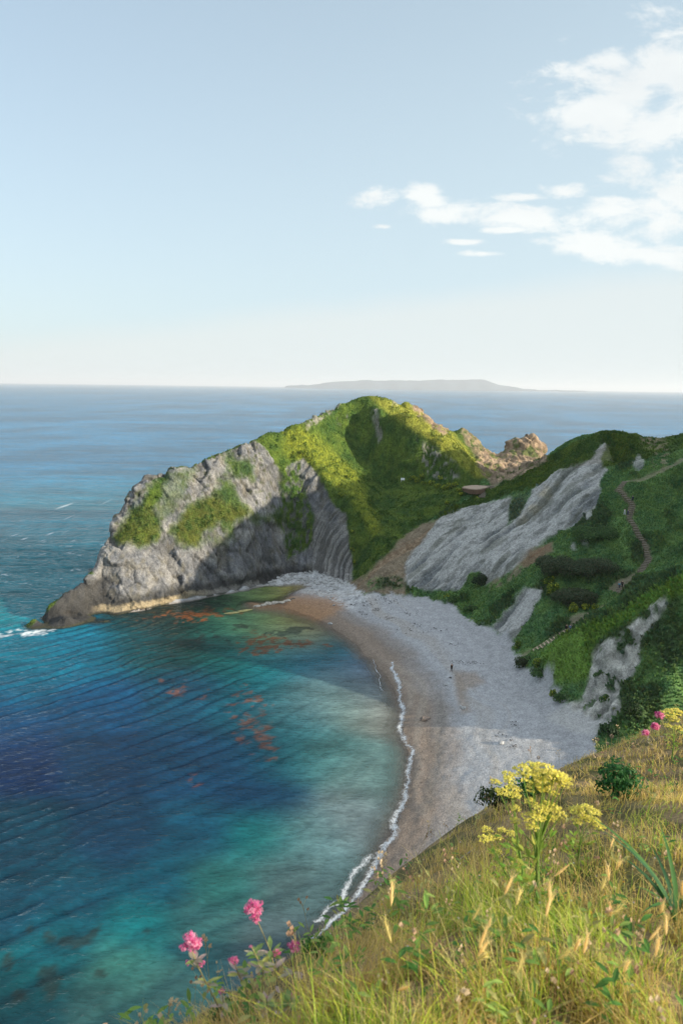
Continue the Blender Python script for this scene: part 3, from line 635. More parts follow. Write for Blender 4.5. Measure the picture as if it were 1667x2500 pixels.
for a in [(60,1545,75,10,.45,200,.05),(100,1541,40,9,.25,201),(10,1552,60,9,.6,202),(20,1575,40,8,.75,203)]:
    fo1 = np.maximum(fo1, weedm(*a) * .6 * sst(-.1, .25, fbm(wx*1.5, wy*1.5, None, 3, 204, ridge=True)))
caps = sst(.46, .6, fbm(wx*.22, wy*.5, None, 3, 206)) * (dep > 5) * (wy > 185) * sst(-.1,.4,fbm(wx*.9, wy*2.4, None, 2, 207)) * near * .6
fo1 = np.maximum(fo1, caps)
opq = sst(-.1, 1.15, dep); opq = np.maximum(opq, fo1); opq = np.where(near, opq, 1)
seame = mesh_np('sea', np.stack([wx, wy, wz], 1), gridfaces(sxn, syn), col=wcol, attrs={'opaque': opq, 'foam': fo1})
m, t = NT('sea_water')
o_ = N(t, 'ShaderNodeOutputMaterial'); ob = N(t, 'ShaderNodeTexCoord').outputs['Object']
ca = N(t, 'ShaderNodeAttribute', attribute_name='col').outputs['Color']; oa = N(t, 'ShaderNodeAttribute', attribute_name='opaque').outputs['Fac']; fa = N(t, 'ShaderNodeAttribute', attribute_name='foam').outputs['Fac']
mp = N(t, 'ShaderNodeMapping'); t.links.new(ob, mp.inputs[0]); mp.inputs['Rotation'].default_value = (0, 0, math.radians(-20)); mp.inputs['Scale'].default_value = (.55, 1.25, 1)
na = noise_tex(t, mp.outputs[0], 1.5, 6, .62, .4); nb = noise_tex(t, mp.outputs[0], .22, 5, .6, .3); nc = noise_tex(t, mp.outputs[0], .05, 4, .6)
mq = N(t, 'ShaderNodeMapping'); t.links.new(ob, mq.inputs[0]); mq.inputs['Scale'].default_value = (.30, 1, 1)
nd = noise_tex(t, mq.outputs[0], .012, 6, .65, .3); ne = noise_tex(t, mq.outputs[0], .075, 6, .65, .3)
ff = math_(t, 'MULTIPLY', maprange(t, na, .3, .7, .72, 1.28), maprange(t, nb, .3, .7, .72, 1.28))
ff = math_(t, 'MULTIPLY', ff, math_(t, 'MULTIPLY', maprange(t, nd, .3, .7, .72, 1.28), maprange(t, ne, .3, .7, .72, 1.28)))
bc = scalecol(t, ca, math_(t, 'MULTIPLY', ff, .9))
bmix = N(t, 'ShaderNodeMix', data_type='RGBA'); t.links.new(fa, bmix.inputs[0]); t.links.new(bc, bmix.inputs[6]); bmix.inputs[7].default_value = (.8, .82, .82, 1)
b1 = N(t, 'ShaderNodeBump', _Strength=.9, _Distance=.22); t.links.new(na, b1.inputs['Height'])
b2 = N(t, 'ShaderNodeBump', _Strength=.8, _Distance=.9); t.links.new(nb, b2.inputs['Height']); t.links.new(b1.outputs[0], b2.inputs['Normal'])
b3 = N(t, 'ShaderNodeBump', _Strength=.6, _Distance=2.5); t.links.new(math_(t, 'ADD', nc, math_(t, 'MULTIPLY', ne, 1.2)), b3.inputs['Height']); t.links.new(b2.outputs[0], b3.inputs['Normal'])
df = N(t, 'ShaderNodeBsdfDiffuse'); t.links.new(bmix.outputs[2], df.inputs[0])
tr = N(t, 'ShaderNodeBsdfTransparent'); gl = N(t, 'ShaderNodeBsdfGlossy', _Roughness=.09)
for n_ in (gl,): t.links.new(b3.outputs[0], n_.inputs['Normal'])
fr = N(t, 'ShaderNodeFresnel', _IOR=1.33); t.links.new(b3.outputs[0], fr.inputs['Normal'])
m1 = N(t, 'ShaderNodeMixShader'); t.links.new(oa, m1.inputs[0]); t.links.new(tr.outputs[0], m1.inputs[1]); t.links.new(df.outputs[0], m1.inputs[2])
fm = math_(t, 'MULTIPLY', fr.outputs[0], maprange(t, fa, 0, 1, .74, .1), clamp=True)
m2 = N(t, 'ShaderNodeMixShader'); t.links.new(fm, m2.inputs[0]); t.links.new(m1.outputs[0], m2.inputs[1]); t.links.new(gl.outputs[0], m2.inputs[2])
t.links.new(m2.outputs[0], o_.inputs['Surface'])
sea = link('sea', seame, m); tag(sea, kind='structure')
# ------------------------------------------------------------------ clifftop in the foreground
class Surf:
    """small smooth surface through its own points"""
    def __init__(s, pts):
        s.p = np.array(pts, float); n = len(pts)
        A = np.zeros((n+3, n+3)); d = np.sqrt(((s.p[:, None, :2] - s.p[None, :, :2])**2).sum(2)); A[:n, :n] = -np.sqrt(d*d + 1.0)
        A[:n, :n] += np.eye(n)*.02
        A[:n, n] = 1; A[:n, n+1:] = s.p[:, :2]; A[n:, :n] = A[:n, n:].T
        s.w = np.linalg.solve(A, np.r_[s.p[:, 2], 0, 0, 0]); s.n = n
    def __call__(s, x, y):
        x = np.asarray(x, float); sh = x.shape; a = x.ravel(); b = np.asarray(y, float).ravel(); o = np.empty(a.size)
        for k in range(0, a.size, 40000):
            aa, bb = a[k:k+40000], b[k:k+40000]
            d2 = (aa[:, None]-s.p[None, :, 0])**2 + (bb[:, None]-s.p[None, :, 1])**2
            o[k:k+40000] = -np.sqrt(d2 + 1.0) @ s.w[:s.n] + s.w[s.n] + aa*s.w[s.n+1] + bb*s.w[s.n+2]
        return o.reshape(sh)
EDGE = [(470,2560,2.8),(590,2455,3.1),(700,2385,3.6),(800,2320,4.2),(900,2235,5.0),(1000,2160,5.9),(1060,2100,6.8),(1130,2030,7.8),(1200,1975,9.0),(1300,1915,11.0),(1370,1880,12.5),(1440,1850,14.0),(1560,1795,17.0),(1667,1742,20.0),(1760,1700,23.0)]
fp = [P(a, b, Y=c) for a, b, c in EDGE]
EW = [q.copy() for q in fp]
for q in list(fp):
    L_ = np.array([-.88, .47]) if q[1] < 8 else np.array([-.62, .78])
    for d, dz in ((1.3, 1.5), (3.5, 5.2), (7, 11)): fp.append(np.array([q[0] + L_[0]*d, q[1] + L_[1]*d, q[2] - dz]))
for q in [(0,0,60.2),(-1,-2,60.3),(3,0,59.7),(7,0,59.3),(.3,1.6,59.75),(1.0,1.7,59.6),(3,2.2,59.0),(3,-3,60.0),(7,4,57.9),(12,3,57.8),(14,10,55.3),(20,4,57.2),(20,14,53),(20,-4,58.2),(-.5,1.6,59.45),(-1.5,.5,59.2),(-1.6,-1,59.4)]: fp.append(np.array(q, float))
for a, b, Y in [(1300,2230,4.2),(1100,2350,2.9),(1667,2000,6.2),(1667,1860,11),(1500,1920,10),(1667,2250,3.7),(1400,2120,5.2),(900,2400,2.9),(1500,2300,3.1),(1250,2050,7)]: fp.append(P(a, b, Y=Y))
G = Surf(fp)
def G1(x, y): return float(G(np.array([float(x)]), np.array([float(y)]))[0])
def on_top(px, py, Y0=1.0, Y1=30.):
    d = ray(px, py); Ys = np.arange(Y0, Y1, .02); X = d[0]/d[1]*Ys; Z = CAMZ + d[2]/d[1]*Ys; h = G(X, Ys)
    hit = np.nonzero(Z <= h)[0]; i = hit[0] if len(hit) else len(Ys)-1
    return np.array([X[i], Ys[i], h[i]])
gx1 = axis([(-9,-2.5,.25),(-2.5,6,.06),(6,20,.2)]); gy1 = axis([(-4,1,.25),(1,12,.06),(12,28,.15)])
cX1, cY1 = np.meshgrid(gx1, gy1); cZ1 = G(cX1, cY1)
cZ1 = cZ1 + fbm(cX1*1.3, cY1*1.3, None, 3, 300)*.09 + fbm(cX1*5, cY1*5, None, 3, 301)*.03
a1 = sst(-.4,.4,fbm(cX1.ravel()*2.2, cY1.ravel()*2.2, None, 4, 303)); a2 = sst(-.1,.5,fbm(cX1.ravel()*.8, cY1.ravel()*.8, None, 3, 305))
c1c = mixc(cc(.10,.085,.035)[None] + 0*a1[:, None], cc(.27,.19,.10), a1); c1c = mixc(c1c, cc(.06,.085,.02), a2*.5)
fq, fr_ = gridfaces(len(gx1), len(gy1)), None
me = mesh_np('clifftop', np.stack([cX1.ravel(), cY1.ravel(), cZ1.ravel()], 1), fq, col=c1c)
SOIL = simple_mat('clifftop_thatch', (.1,.08,.04), .95, .4, 30, .6, .1, usecol=True)
tag(link('clifftop', me, SOIL), kind='structure')
LEAF = simple_mat('blade', (.1,.2,.05), .6, .12, 12, 0, .25, .5, usecol=True)
# ---- grass blades
def blades(x, y, z, hgt, wid, lean, az, col0, col1, segs=3):
    n = len(x); r = segs + 1
    tt = np.linspace(0, 1, r)[None, :]
    ca, sa = np.cos(az)[:, None], np.sin(az)[:, None]
    L = hgt[:, None]
    out = lean[:, None] * L * tt**1.9; up = L * (tt - .32*np.abs(lean[:, None])*tt**2.2)
    cxp = x[:, None] + ca*out; cyp = y[:, None] + sa*out; czp = z[:, None] + up
    w = wid[:, None]*(1 - tt**1.6*.92)
    fa = az + np.pi/2 + RNG.normal(0, .5, n); wx_, wy_ = np.cos(fa)[:, None]*w, np.sin(fa)[:, None]*w
    Vv_ = np.stack([np.stack([cxp-wx_, cyp-wy_, czp], 2), np.stack([cxp+wx_, cyp+wy_, czp], 2)], 2)  # n,r,2,3
    V_ = Vv_.reshape(-1, 3)
    b = (np.arange(n)*r*2)[:, None]; k = np.arange(segs)[None, :]*2
    F_ = np.stack([b+k, b+k+1, b+k+3, b+k+2], 2).reshape(-1, 4)
    cl_ = col0[:, None, None, :]*(1-tt[:, :, None, None]) + col1[:, None, None, :]*tt[:, :, None, None]
    cl_ = np.broadcast_to(cl_, (n, r, 2, 3)).reshape(-1, 3)
    return V_, F_, cl_
def scatter(n, r0, r1, a0=-40, a1=46):
    r = np.exp(RNG.uniform(math.log(r0), math.log(r1), n)); a = np.radians(RNG.uniform(a0, a1, n))
    X, Y = r*np.sin(a), r*np.cos(a); 
    ed = np.array([(q[0], q[1]) for q in EW])
    # side of the edge line
    sx1, sy1 = project(X, Y, G(X, Y)); lim = np.interp(X, ed[:, 0], ed[:, 1]); ok = (Y < lim + .9 + .12*Y*0) & (X > -2.6)
    return X[ok], Y[ok]
DRY, PINK, STRAW, YG, GR, DG = cc(.80,.52,.16), cc(.68,.42,.25), cc(.92,.74,.30), cc(.80,.72,.08), cc(.34,.54,.06), cc(.07,.20,.045)
def zone(X, Y):
    n1_ = fbm(X*.9, Y*.9, None, 3, 310); n2_ = fbm(X*2.6, Y*2.6, None, 3, 312); 
    zx, zy = project(X, Y, G(X, Y))
    lim = np.interp(X, [q[0] for q in EW], [q[1] for q in EW]); e = lim - Y
    gwt = sst(-.25, .35, n1_*.9 + n2_*.5 + .30*sst(2150, 2400, zy) - .50*sst(2.4, .2, e) - .27 + .18*sst(2250, 2420, zy) + .12*(zx > 1500)*(zy > 2000))
    return gwt, e, zx, zy
def make_grass(n, r0, r1, hs, ws, name, green, lab):
    X, Y = scatter(n, r0, r1); 
    # clumping
    cm = fbm(X*3.2, Y*3.2, None, 2, 320); keep = RNG.random(len(X)) < .10 + 1.1*sst(-.35, .3, cm); X, Y = X[keep], Y[keep]
    gw, e, zx, zy = zone(X, Y); u = RNG.random(len(X))
    isg = u < gw
    sel = isg if green else ~isg
    X, Y, gw, e, zx, zy = X[sel], Y[sel], gw[sel], e[sel], zx[sel], zy[sel]
    k = len(X); Z = G(X, Y) + fbm(X*1.3, Y*1.3, None, 3, 300)*.09 - .02
    r = np.hypot(X, Y)
    hg = RNG.uniform(*hs, k)*(.75 + .5*sst(-.4,.4,fbm(X*1.5, Y*1.5, None, 2, 322)))*(.55 + .45*sst(0, 1.2, e + .5))
    hg *= np.where(r > 5, .85, 1)
    wd = np.maximum(ws*RNG.uniform(.6, 1.3, k), r*.00055)
    ln = np.abs(RNG.normal(.45, .42, k)); az = fbm(X*1.1, Y*1.1, None, 2, 330)*5 + RNG.normal(0, 1.3, k) + 3.4; hg *= RNG.choice([.7, 1, 1, 1.5], k)
    u = RNG.random(k)[:, None]; v = RNG.random(k)[:, None]
    pk = np.maximum(sst(.0, .45, fbm(X*.7, Y*.7, None, 3, 324)), sst(2.2, .3, e))[:, None]
    if green:
        c1_ = YG*(v) + GR*(1-v); c1_ = np.where(u < .30, STRAW*.8, c1_); c0_ = GR*.8*(1-v) + DG*v
    else:
        c1_ = STRAW*(v) + DRY*(1-v); c1_ = c1_*(1-.6*pk*(u > .3)) + PINK*.6*pk*(u > .3); c1_ = np.where(u > .86, YG, c1_); c0_ = DRY*.55 + GR*.35*v
    c0_ = np.broadcast_to(c0_, c1_.shape)
    s_ = RNG.uniform(.75, 1.2, k)[:, None]
    Vb, Fb, Cb = blades(X, Y, Z, hg, wd, ln, az, c0_*s_, c1_*s_)
    o = link(name, mesh_np(name, Vb, Fb, col=Cb), LEAF); tag(o, lab, 'grass', kind='stuff'); return o
make_grass(150000, 1.15, 27, (.10, .27), .0031, 'green_grass', True, 'yellow green grass growing in tufts over the clifftop slope')
make_grass(210000, 1.15, 27, (.06, .20), .0026, 'dry_grass', False, 'dry straw and pinkish brown grass covering the clifftop edge')
# ---- flowering grass ears
def tube(pts, rad, n=5, caps=True):
    """tube mesh arrays through 3D points; rad may be a list"""
    pts = [Vector(p) for p in pts]; rad = rad if isinstance(rad, (list, tuple)) else [rad]*len(pts)
    V_, F_ = [], []
    for i, p in enumerate(pts):
        d = (pts[min(i+1, len(pts)-1)] - pts[max(i-1, 0)]).normalized()
        a = d.orthogonal().normalized() if i == 0 else (a - d*a.dot(d)).normalized()
        b = d.cross(a)
        for k in range(n):
            q = 2*math.pi*k/n; V_.append(tuple(p + (a*math.cos(q) + b*math.sin(q))*rad[i]))
    for i in range(len(pts)-1):
        for k in range(n): F_.append((i*n+k, i*n+(k+1) % n, (i+1)*n+(k+1) % n, (i+1)*n+k))
    return V_, F_
class MB:
    def __init__(s): s.V, s.F, s.C = [], [], []
    def add(s, V_, F_, col=(1, 1, 1)):
        o = len(s.V); s.V += [tuple(v) for v in V_]; s.F += [tuple(i + o for i in f) for f in F_]
        s.C += [tuple(col)]*len(V_) if not isinstance(col, list) else col
    def tube(s, pts, rad, n=5, col=(1, 1, 1)): s.add(*tube(pts, rad, n), col)
    def quad(s, c, u, v, col=(1, 1, 1)):
        c, u, v = Vector(c), Vector(u), Vector(v); s.add([c-u-v, c+u-v, c+u+v, c-u+v], [(0, 1, 2, 3)], col)
    def leaf(s, base, d, nrm, L, w, col, droop=.3, fold=.0):
        """pointed oval leaf of 2x4 quads"""
        base, d, nrm = Vector(base), Vector(d).normalized(), Vector(nrm); nrm = (nrm - d*nrm.dot(d)).normalized(); sd_ = d.cross(nrm)
        Vl, Fl = [], []; pr = (.12, .75, 1.0, .7, .04)
        for i, q in enumerate(pr):
            tt_ = i/4; c = base + d*L*tt_ - nrm*droop*L*tt_*tt_
            for sgn in (-1, 0, 1): Vl.append(c + sd_*w*q*sgn*.5 + nrm*fold*w*abs(sgn))
        for i in range(4):
            for j in range(2): Fl.append((i*3+j, i*3+j+1, i*3+j+4, i*3+j+3))
        s.add(Vl, Fl, col)
    def box(s, c, sx_, sy_, sz_, rz=0, col=(1, 1, 1)):
        ca_, sa_ = math.cos(rz), math.sin(rz); Vb = []
        for dx in (-.5, .5):
            for dy in (-.5, .5):
                for dz in (-.5, .5):
                    a, b = dx*sx_, dy*sy_; Vb.append((c[0]+a*ca_-b*sa_, c[1]+a*sa_+b*ca_, c[2]+dz*sz_))
        s.add(Vb, [(0,1,3,2),(4,6,7,5),(0,4,5,1),(2,3,7,6),(0,2,6,4),(1,5,7,3)], col)
    def build(s, name, mat, parent=None, smooth=True):
        me = bpy.data.meshes.new(name); me.from_pydata([tuple(v) for v in s.V], [], s.F)
        if smooth: me.polygons.foreach_set('use_smooth', [True]*len(s.F))
        a = me.color_attributes.new('col', 'FLOAT_COLOR', 'POINT'); a.data.foreach_set('color', np.c_[np.array(s.C, np.float32).reshape(-1, 3), np.ones(len(s.V), np.float32)].ravel())
        return link(name, me, mat, parent)
R = random.uniform
def ear_mesh(L=.3, ear=.07, col=(.52,.38,.14), hook=.3):
    st, hd = MB(), MB(); az = 0
    p = [Vector((hook*L*q**2.2, 0, L*(q - .25*hook*q**3))) for q in (0, .25, .5, .75, 1)]
    st.tube(p, [.0011, .001, .0009, .0008, .0007], 4, (.30,.27,.08))
    d = (p[-1]-p[-2]).normalized(); q0 = p[-1]
    hd.tube([q0 + d*ear*k for k in (0, .15, .45, .8, 1)], [.0008, .0045, .0055, .0035, .0006], 6, col)
    for k in range(34):
        a = R(0, 6.28); f = R(.05, .95); o_r = d.orthogonal().normalized(); s_ = d.cross(o_r); rad = o_r*math.cos(a) + s_*math.sin(a)
        b = q0 + d*ear*f + rad*.003; e = b + (d*1.0 + rad*.38).normalized()*ear*R(.45, .75)
        hd.add([b - s_*.0008, b + s_*.0008, e], [(0, 1, 2)], (col[0]*1.1, col[1]*1.1, col[2]*1.1))
    return st, hd
def make_ear(i):
    r = empty('grass_ear'); st, hd = ear_mesh(R(.38, .55), R(.06, .10), random.choice([(.86,.66,.30),(.80,.66,.28),(.74,.62,.24),(.90,.74,.40)]), R(.05, .55))
    st.build('stem', LEAF, r); hd.build('seed_head', LEAF, r); return r
protos = [make_ear(i) for i in range(5)]
EAR_PX = [(1450,2200),(1370,2290),(1470,2150),(1185,2330),(1060,2420),(1150,2360),(1080,2330),(1240,2260),(1100,2450),(1180,2400),(1330,2440),(1410,2420),(1480,2440),(1540,2470),(1600,2400),(1640,2330),(1650,2440),(1300,2480),(1380,2490),(1240,2460),(1450,2480),(1010,2480),(960,2440),(1120,2490),(1560,2380),(1510,2400),(1200,2490),(1620,2480),(1500,2250),(1610,2280),(1340,2370),(1270,2390),(880,2470),(1660,2380),(1430,2330),(1570,2320)]
for i, (a, b) in enumerate(EAR_PX):
    r = protos[i] if i < 5 else copy_tree(protos[i % 5])
    q = on_top(a + R(-12, 12), min(b + 70, 2560)); r.location = (q[0], q[1], q[2] - .03); r.rotation_euler = (R(-.15, .15), R(-.1, .15), R(-.8, 2.2)); s_ = R(.8, 1.1); r.scale = (s_,)*3
    tag(r, 'pale straw coloured grass ear with bristly awns among the nearest tufts', 'grass ear', 'bristly grass ears along the bottom of the slope')
# ---- leaf cluster shrubs and herbs
def leafy(rx, ry, rz_, n, lw, cols, seed=0, lobes=7, up=.2):
    rg = random.Random(seed); m_ = MB()
    lb = [(rg.uniform(-.6, .6)*rx, rg.uniform(-.6, .6)*ry, rg.uniform(.25, .75)*rz_, rg.uniform(.35, .55)) for _ in range(lobes)]
    for k in range(n):
        lx_, ly_, lz_, ls = rg.choice(lb); th = rg.uniform(0, 6.28); ph = math.acos(rg.uniform(-.6, 1)); rr_ = rg.uniform(.55, 1.05)**.6
        d = Vector((math.sin(ph)*math.cos(th), math.sin(ph)*math.sin(th), math.cos(ph)))
        p = Vector((lx_ + d.x*rx*ls*rr_, ly_ + d.y*ry*ls*rr_, max(.02, lz_ + d.z*rz_*ls*rr_)))
        nn_ = (d + Vector((rg.uniform(-.6, .6), rg.uniform(-.6, .6), rg.uniform(-.2, .8)))).normalized(); a = nn_.orthogonal().normalized()
        a.rotate(Matrix.Rotation(rg.uniform(0, 6.28), 3, nn_)); b = nn_.cross(a); w = lw*rg.uniform(.6, 1.3)
        c = rg.choice(cols); f = rg.uniform(.8, 1.2); c = tuple(v*f for v in c)
        m_.add([p - a*w*.45, p + b*w*.9 - a*w*.1, p + a*w*.5, p - b*w*.9 + a*w*.05], [(0, 1, 2, 3)], c)
    return m_
def shrub(name, loc, rx, ry, rz_, n, lw, cols, label, cat, group=None, seed=0, stem=True, flowers=None, lobes=7):
    r = empty(name, loc); leafy(rx, ry, rz_, n, lw, cols, seed, lobes).build('foliage', LEAF, r, False)
    if flowers:
        leafy(rx*1.06, ry*1.06, rz_*1.08, flowers[0], flowers[1], [flowers[2]], seed, lobes).build('blossom', LEAF, r, False)
    if stem:
        m_ = MB(); rg = random.Random(seed)
        for k in range(5): m_.tube([(0, 0, -.15*rz_), (rg.uniform(-.2, .2)*rx, rg.uniform(-.2, .2)*ry, .3*rz_), (rg.uniform(-.5, .5)*rx, rg.uniform(-.5, .5)*ry, .75*rz_)], [.04*rz_, .03*rz_, .012*rz_], 5, (.09, .06, .04))
        m_.build('stem', LEAF, r)
    tag(r, label, cat, group); return r
DGL = [(.02,.085,.022),(.03,.12,.03),(.05,.16,.035)]
def at_top(px, py): return on_top(px, py)
q = at_top(1502, 1945); shrub('leafy_plant', q - [0, 0, .02], .36, .32, .50, 900, .036, DGL, 'dark green leafy plant low in the grass at the upper right of the slope', 'plant', seed=3)
q = at_top(770, 2345); shrub('leafy_plant', q - [0, 0, .02], .09, .08, .17, 300, .018, [(.05,.15,.025),(.09,.22,.04)], 'small bright green leafy herb on the cliff edge beside the surf', 'plant', seed=4)
q = at_top(1290, 1950); shrub('leafy_plant', q - [0, 0, .02], .34, .22, .42, 700, .036, DGL, 'dark green leafy clump behind the tall yellow flower heads', 'plant', seed=5)
q = at_top(1215, 1975); shrub('leafy_plant', q - [0, 0, .02], .3, .24, .3, 500, .03, [(.06,.10,.025),(.10,.12,.03),(.03,.05,.02)], 'dull olive low shrub at the cliff edge left of the yellow flowers', 'plant', seed=6)
q = at_top(548, 2500); shrub('leafy_plant', q - [0, 0, .02], .09, .08, .16, 260, .018, DGL + [(.07,.2,.04)], 'fresh green herb at the foot of the pink flowers, nearest the corner', 'plant', seed=7)
# twigs
for i, (a, b, c, d) in enumerate([(1085,2165,1110,2170),(1180,2130,1235,2098),(1120,2110,1160,2085)]):
    p0, p1 = at_top(a, b), at_top(c, d); m_ = MB(); mid = (p0+p1)/2 + [0, 0, .06]
    m_.tube([p0 + [0, 0, .04], mid, p1 + [0, 0, .07]], [.005, .006, .004], 5, (.42,.38,.32)); o = m_.build('dead_stalk', LEAF)
    tag(o, ['short pale curved dead stalk lowest on the dry slope', 'longest pale dead stalk lying left of the yellow flowered plant', 'pale dead stalk nearest the cliff edge'][i], 'dead stalk')
# ---- yellow umbels
def umbel(m_, st, top, r, rg, col=(.78,.72,.16)):
    """flat domed head of about 14 umbellets"""
    node = top - Vector((0, 0, r*.9)); n = 15
    for k in range(n):
        rr_ = math.sqrt((k+.5)/n)*r; a = k*2.4 + rg.uniform(-.2, .2)
        e = top + Vector((rr_*math.cos(a), rr_*math.sin(a), -.35*rr_*rr_/r + rg.uniform(-.1, .1)*r))
        st.tube([node, e], [r*.025, r*.018], 3, (.28,.33,.06))
        for j in range(12):
            b = rg.uniform(0, 6.28); q_ = math.sqrt(rg.random())*r*.24; c = e + Vector((q_*math.cos(b), q_*math.sin(b), rg.uniform(-.03, .09)*r))
            s_ = r*.075*rg.uniform(.7, 1.3); f = rg.uniform(.7, 1.25); cl_ = (col[0]*f, col[1]*f*rg.uniform(.9, 1.05), col[2])
            u = Vector((rg.uniform(-1, 1), rg.uniform(-1, 1), rg.uniform(-.5, .5))).normalized(); v = u.orthogonal().normalized()
            m_.quad(c, u*s_, v*s_, cl_)
    return node
def umbel_plant(base_px, Yd, heads, label, seed, thick=.011, fork=None):
    rg = random.Random(seed); b = Vector(on_top(*base_px)); r = empty('umbel_plant', b); Yd = b.y if Yd is None else Yd
    stm = MB(); fk = Vector(P(fork[0], fork[1], Y=Yd)) - b
    stm.tube([Vector((0, 0, -.05)), fk*.5 + Vector((.01, 0, 0)), fk], [thick, thick*.9, thick*.75], 7, (.22,.36,.08))
    for i, (a, c, rad) in enumerate(heads):
        rw = rad/FPX*Yd*1.32; dep_ = rg.uniform(-.12, .12)
        top = Vector(P(a, c, Y=Yd + dep_)) - b; hd, st2 = MB(), MB(); node = umbel(hd, st2, top, rw, rg)
        nf = fk + (node - fk)*rg.uniform(.1, .3); nf.x = nf.x*.6 + fk.x*.4
        stm.tube([fk*rg.uniform(.55, .95), nf, node], [thick*.42, thick*.34, thick*.2], 5, (.24,.36,.07))
        h_ = hd.build('flower_head', LEAF, r, False); st2.build('ray', LEAF, h_)
    stm.build('stem', LEAF, r)
    lf = MB()
    for k in range(26):
        tt_ = rg.uniform(.25, .95); p = fk*tt_; a = rg.uniform(0, 6.28); d = Vector((math.cos(a), math.sin(a), rg.uniform(.1, .9)))
        e = p + d*rg.uniform(.04, .12)
        lf.tube([p, e], [.002, .0015], 3, (.3,.4,.08))
        for j in range(3):
            d2 = (d + Vector((rg.uniform(-.8, .8), rg.uniform(-.8, .8), rg.uniform(-.3, .5)))).normalized()
            lf.leaf(e, d2, (0, 0, 1), rg.uniform(.03, .06), rg.uniform(.016, .03), (rg.uniform(.2, .42), rg.uniform(.34, .46), .06), .2)
    lf.build('leaf', LEAF, r); tag(r, label, 'wild plant'); return r
umbel_plant((1305,2262), None, [(1277,1876,20),(1303,1870,23),(1327,1873,22),(1350,1886,24),(1367,1892,20),(1333,1897,24),(1301,1893,24),(1375,1909,16),(1307,1920,18),(1328,1919,17),(1351,1935,11),(1294,1954,13),(1320,1972,18),(1344,1967,19),(1364,1985,15),(1290,1993,15),(1312,1993,15),(1258,2002,12),(1340,1994,15),(1299,2016,13)], 'tallest yellow flowered plant with broad flat flower heads and thick green stem', 21, .012, (1312,2080))
umbel_plant((1285,2240), None, [(1210,1906,11),(1241,1889,14),(1243,1902,13),(1225,1931,14),(1251,1924,17),(1256,1940,13),(1258,1971,11)], 'yellow flowered plant leaning left with small heads on a thin bent stem', 22, .007, (1262,2040))
umbel_plant((1400,2130), None, [(1405,1976,15),(1431,1972,17),(1452,1981,13),(1431,1994,15),(1449,1999,13),(1464,2017,13),(1409,2004,11)], 'yellow flowered plant on the right of the tallest one, heads facing up', 23, .006, (1418,2050))
umbel_plant((1262,2190), None, [(1188,2024,12),(1182,2046,13),(1197,2044,11),(1214,2043,11),(1225,2024,9),(1247,2033,10),(1217,2078,7)], 'lowest yellow flowered plant, reddish stem slanting to the left', 24, .006, (1212,2095))
umbel_plant((1640,1850), None, [(1632,1738,14),(1650,1735,14),(1642,1752,12),(1655,1775,10),(1630,1770,8)], 'yellow flowered plant at the right border above the pink flower heads', 25, .012, (1645,1800))
# ---- pink valerian
def puff(m_, c, r, rg, col):
    for k in range(9):
        a, e = rg.uniform(0, 6.28), math.acos(rg.uniform(-1, 1)); q_ = rg.uniform(.5, 1)*r
        d = Vector((math.sin(e)*math.cos(a), math.sin(e)*math.sin(a), math.cos(e)))
        u = d.orthogonal().normalized(); v = d.cross(u); s_ = r*.45*rg.uniform(.8, 1.2); f = rg.uniform(.75, 1.3); cl_ = (col[0]*f, col[1]*f, col[2]*f)
        p = c + d*q_
        for j in range(5):
            w_ = 2*math.pi*j/5; t_ = u*math.cos(w_) + v*math.sin(w_); b_2 = d.cross(t_)
            m_.add([p, p + t_*s_*.6 + b_2*s_*.3, p + t_*s_ + d*s_*.15, p + t_*s_*.6 - b_2*s_*.3], [(0, 1, 2, 3)], cl_)
def valerian(base_px, pts, heads, label, seed, leaves=6, Yd=None, th=.0028, name='pink_flower_plant', leafcol=None):
    rg = random.Random(seed); b = Vector(on_top(*base_px)) if not isinstance(base_px, Vector) else base_px; Yd = Yd or b.y; r = empty(name, b)
    W_ = [Vector(P(a, c, Y=Yd)) - b for a, c in pts]; st = MB(); st.tube([Vector((0, 0, -.03))] + W_, [th*1.2] + [th*(1 - .4*i/len(W_)) for i in range(len(W_))], 6, (.42,.36,.17))
    for (a, c, rad) in heads:
        rw = rad/FPX*Yd*1.45; ctr = Vector(P(a, c, Y=Yd)) - b; m_ = MB()
        near_ = min(W_, key=lambda q_: (q_ - ctr).length + (0 if q_.z < ctr.z else 9)); st.tube([near_, (near_+ctr)/2 + Vector((0, 0, -.1*(near_-ctr).length)), ctr], [th*.6]*3, 5, (.42,.36,.17))
        for k in range(int(10 + rw*900)):
            a2, e2 = rg.uniform(0, 6.28), math.acos(rg.uniform(-.8, 1)); q_ = rw*rg.uniform(.35, .85)
            puff(m_, ctr + Vector((math.sin(e2)*math.cos(a2), math.sin(e2)*math.sin(a2)*.8, math.cos(e2)*.85))*q_, rw*.24, rg, rg.choice([(.75,.17,.38),(.82,.30,.48),(.62,.09,.28),(.88,.45,.58)]))
        m_.build('flower_head', LEAF, r, False)
    st.build('stem', LEAF, r); lf = MB()
    for k in range(leaves):
        tt_ = rg.uniform(0, .75)*(len(W_)-1); i = int(tt_); p = W_[i].lerp(W_[min(i+1, len(W_)-1)], tt_-i); a = rg.uniform(0, 6.28)
        for s_ in (0, math.pi):
            lf = MB(); lf.leaf(p, (math.cos(a+s_), math.sin(a+s_), rg.uniform(.2, .7)), (0, 0, 1), rg.uniform(.045, .08)*min(Yd/2.8, 1.3), rg.uniform(.018, .03)*min(Yd/2.8, 1.3), rg.choice(leafcol or [(.42,.38,.28),(.25,.36,.12),(.55,.42,.38),(.48,.50,.16)]), .25, .1); lf.build('leaf', LEAF, r, True)
    tag(r, label, 'flower'); return r
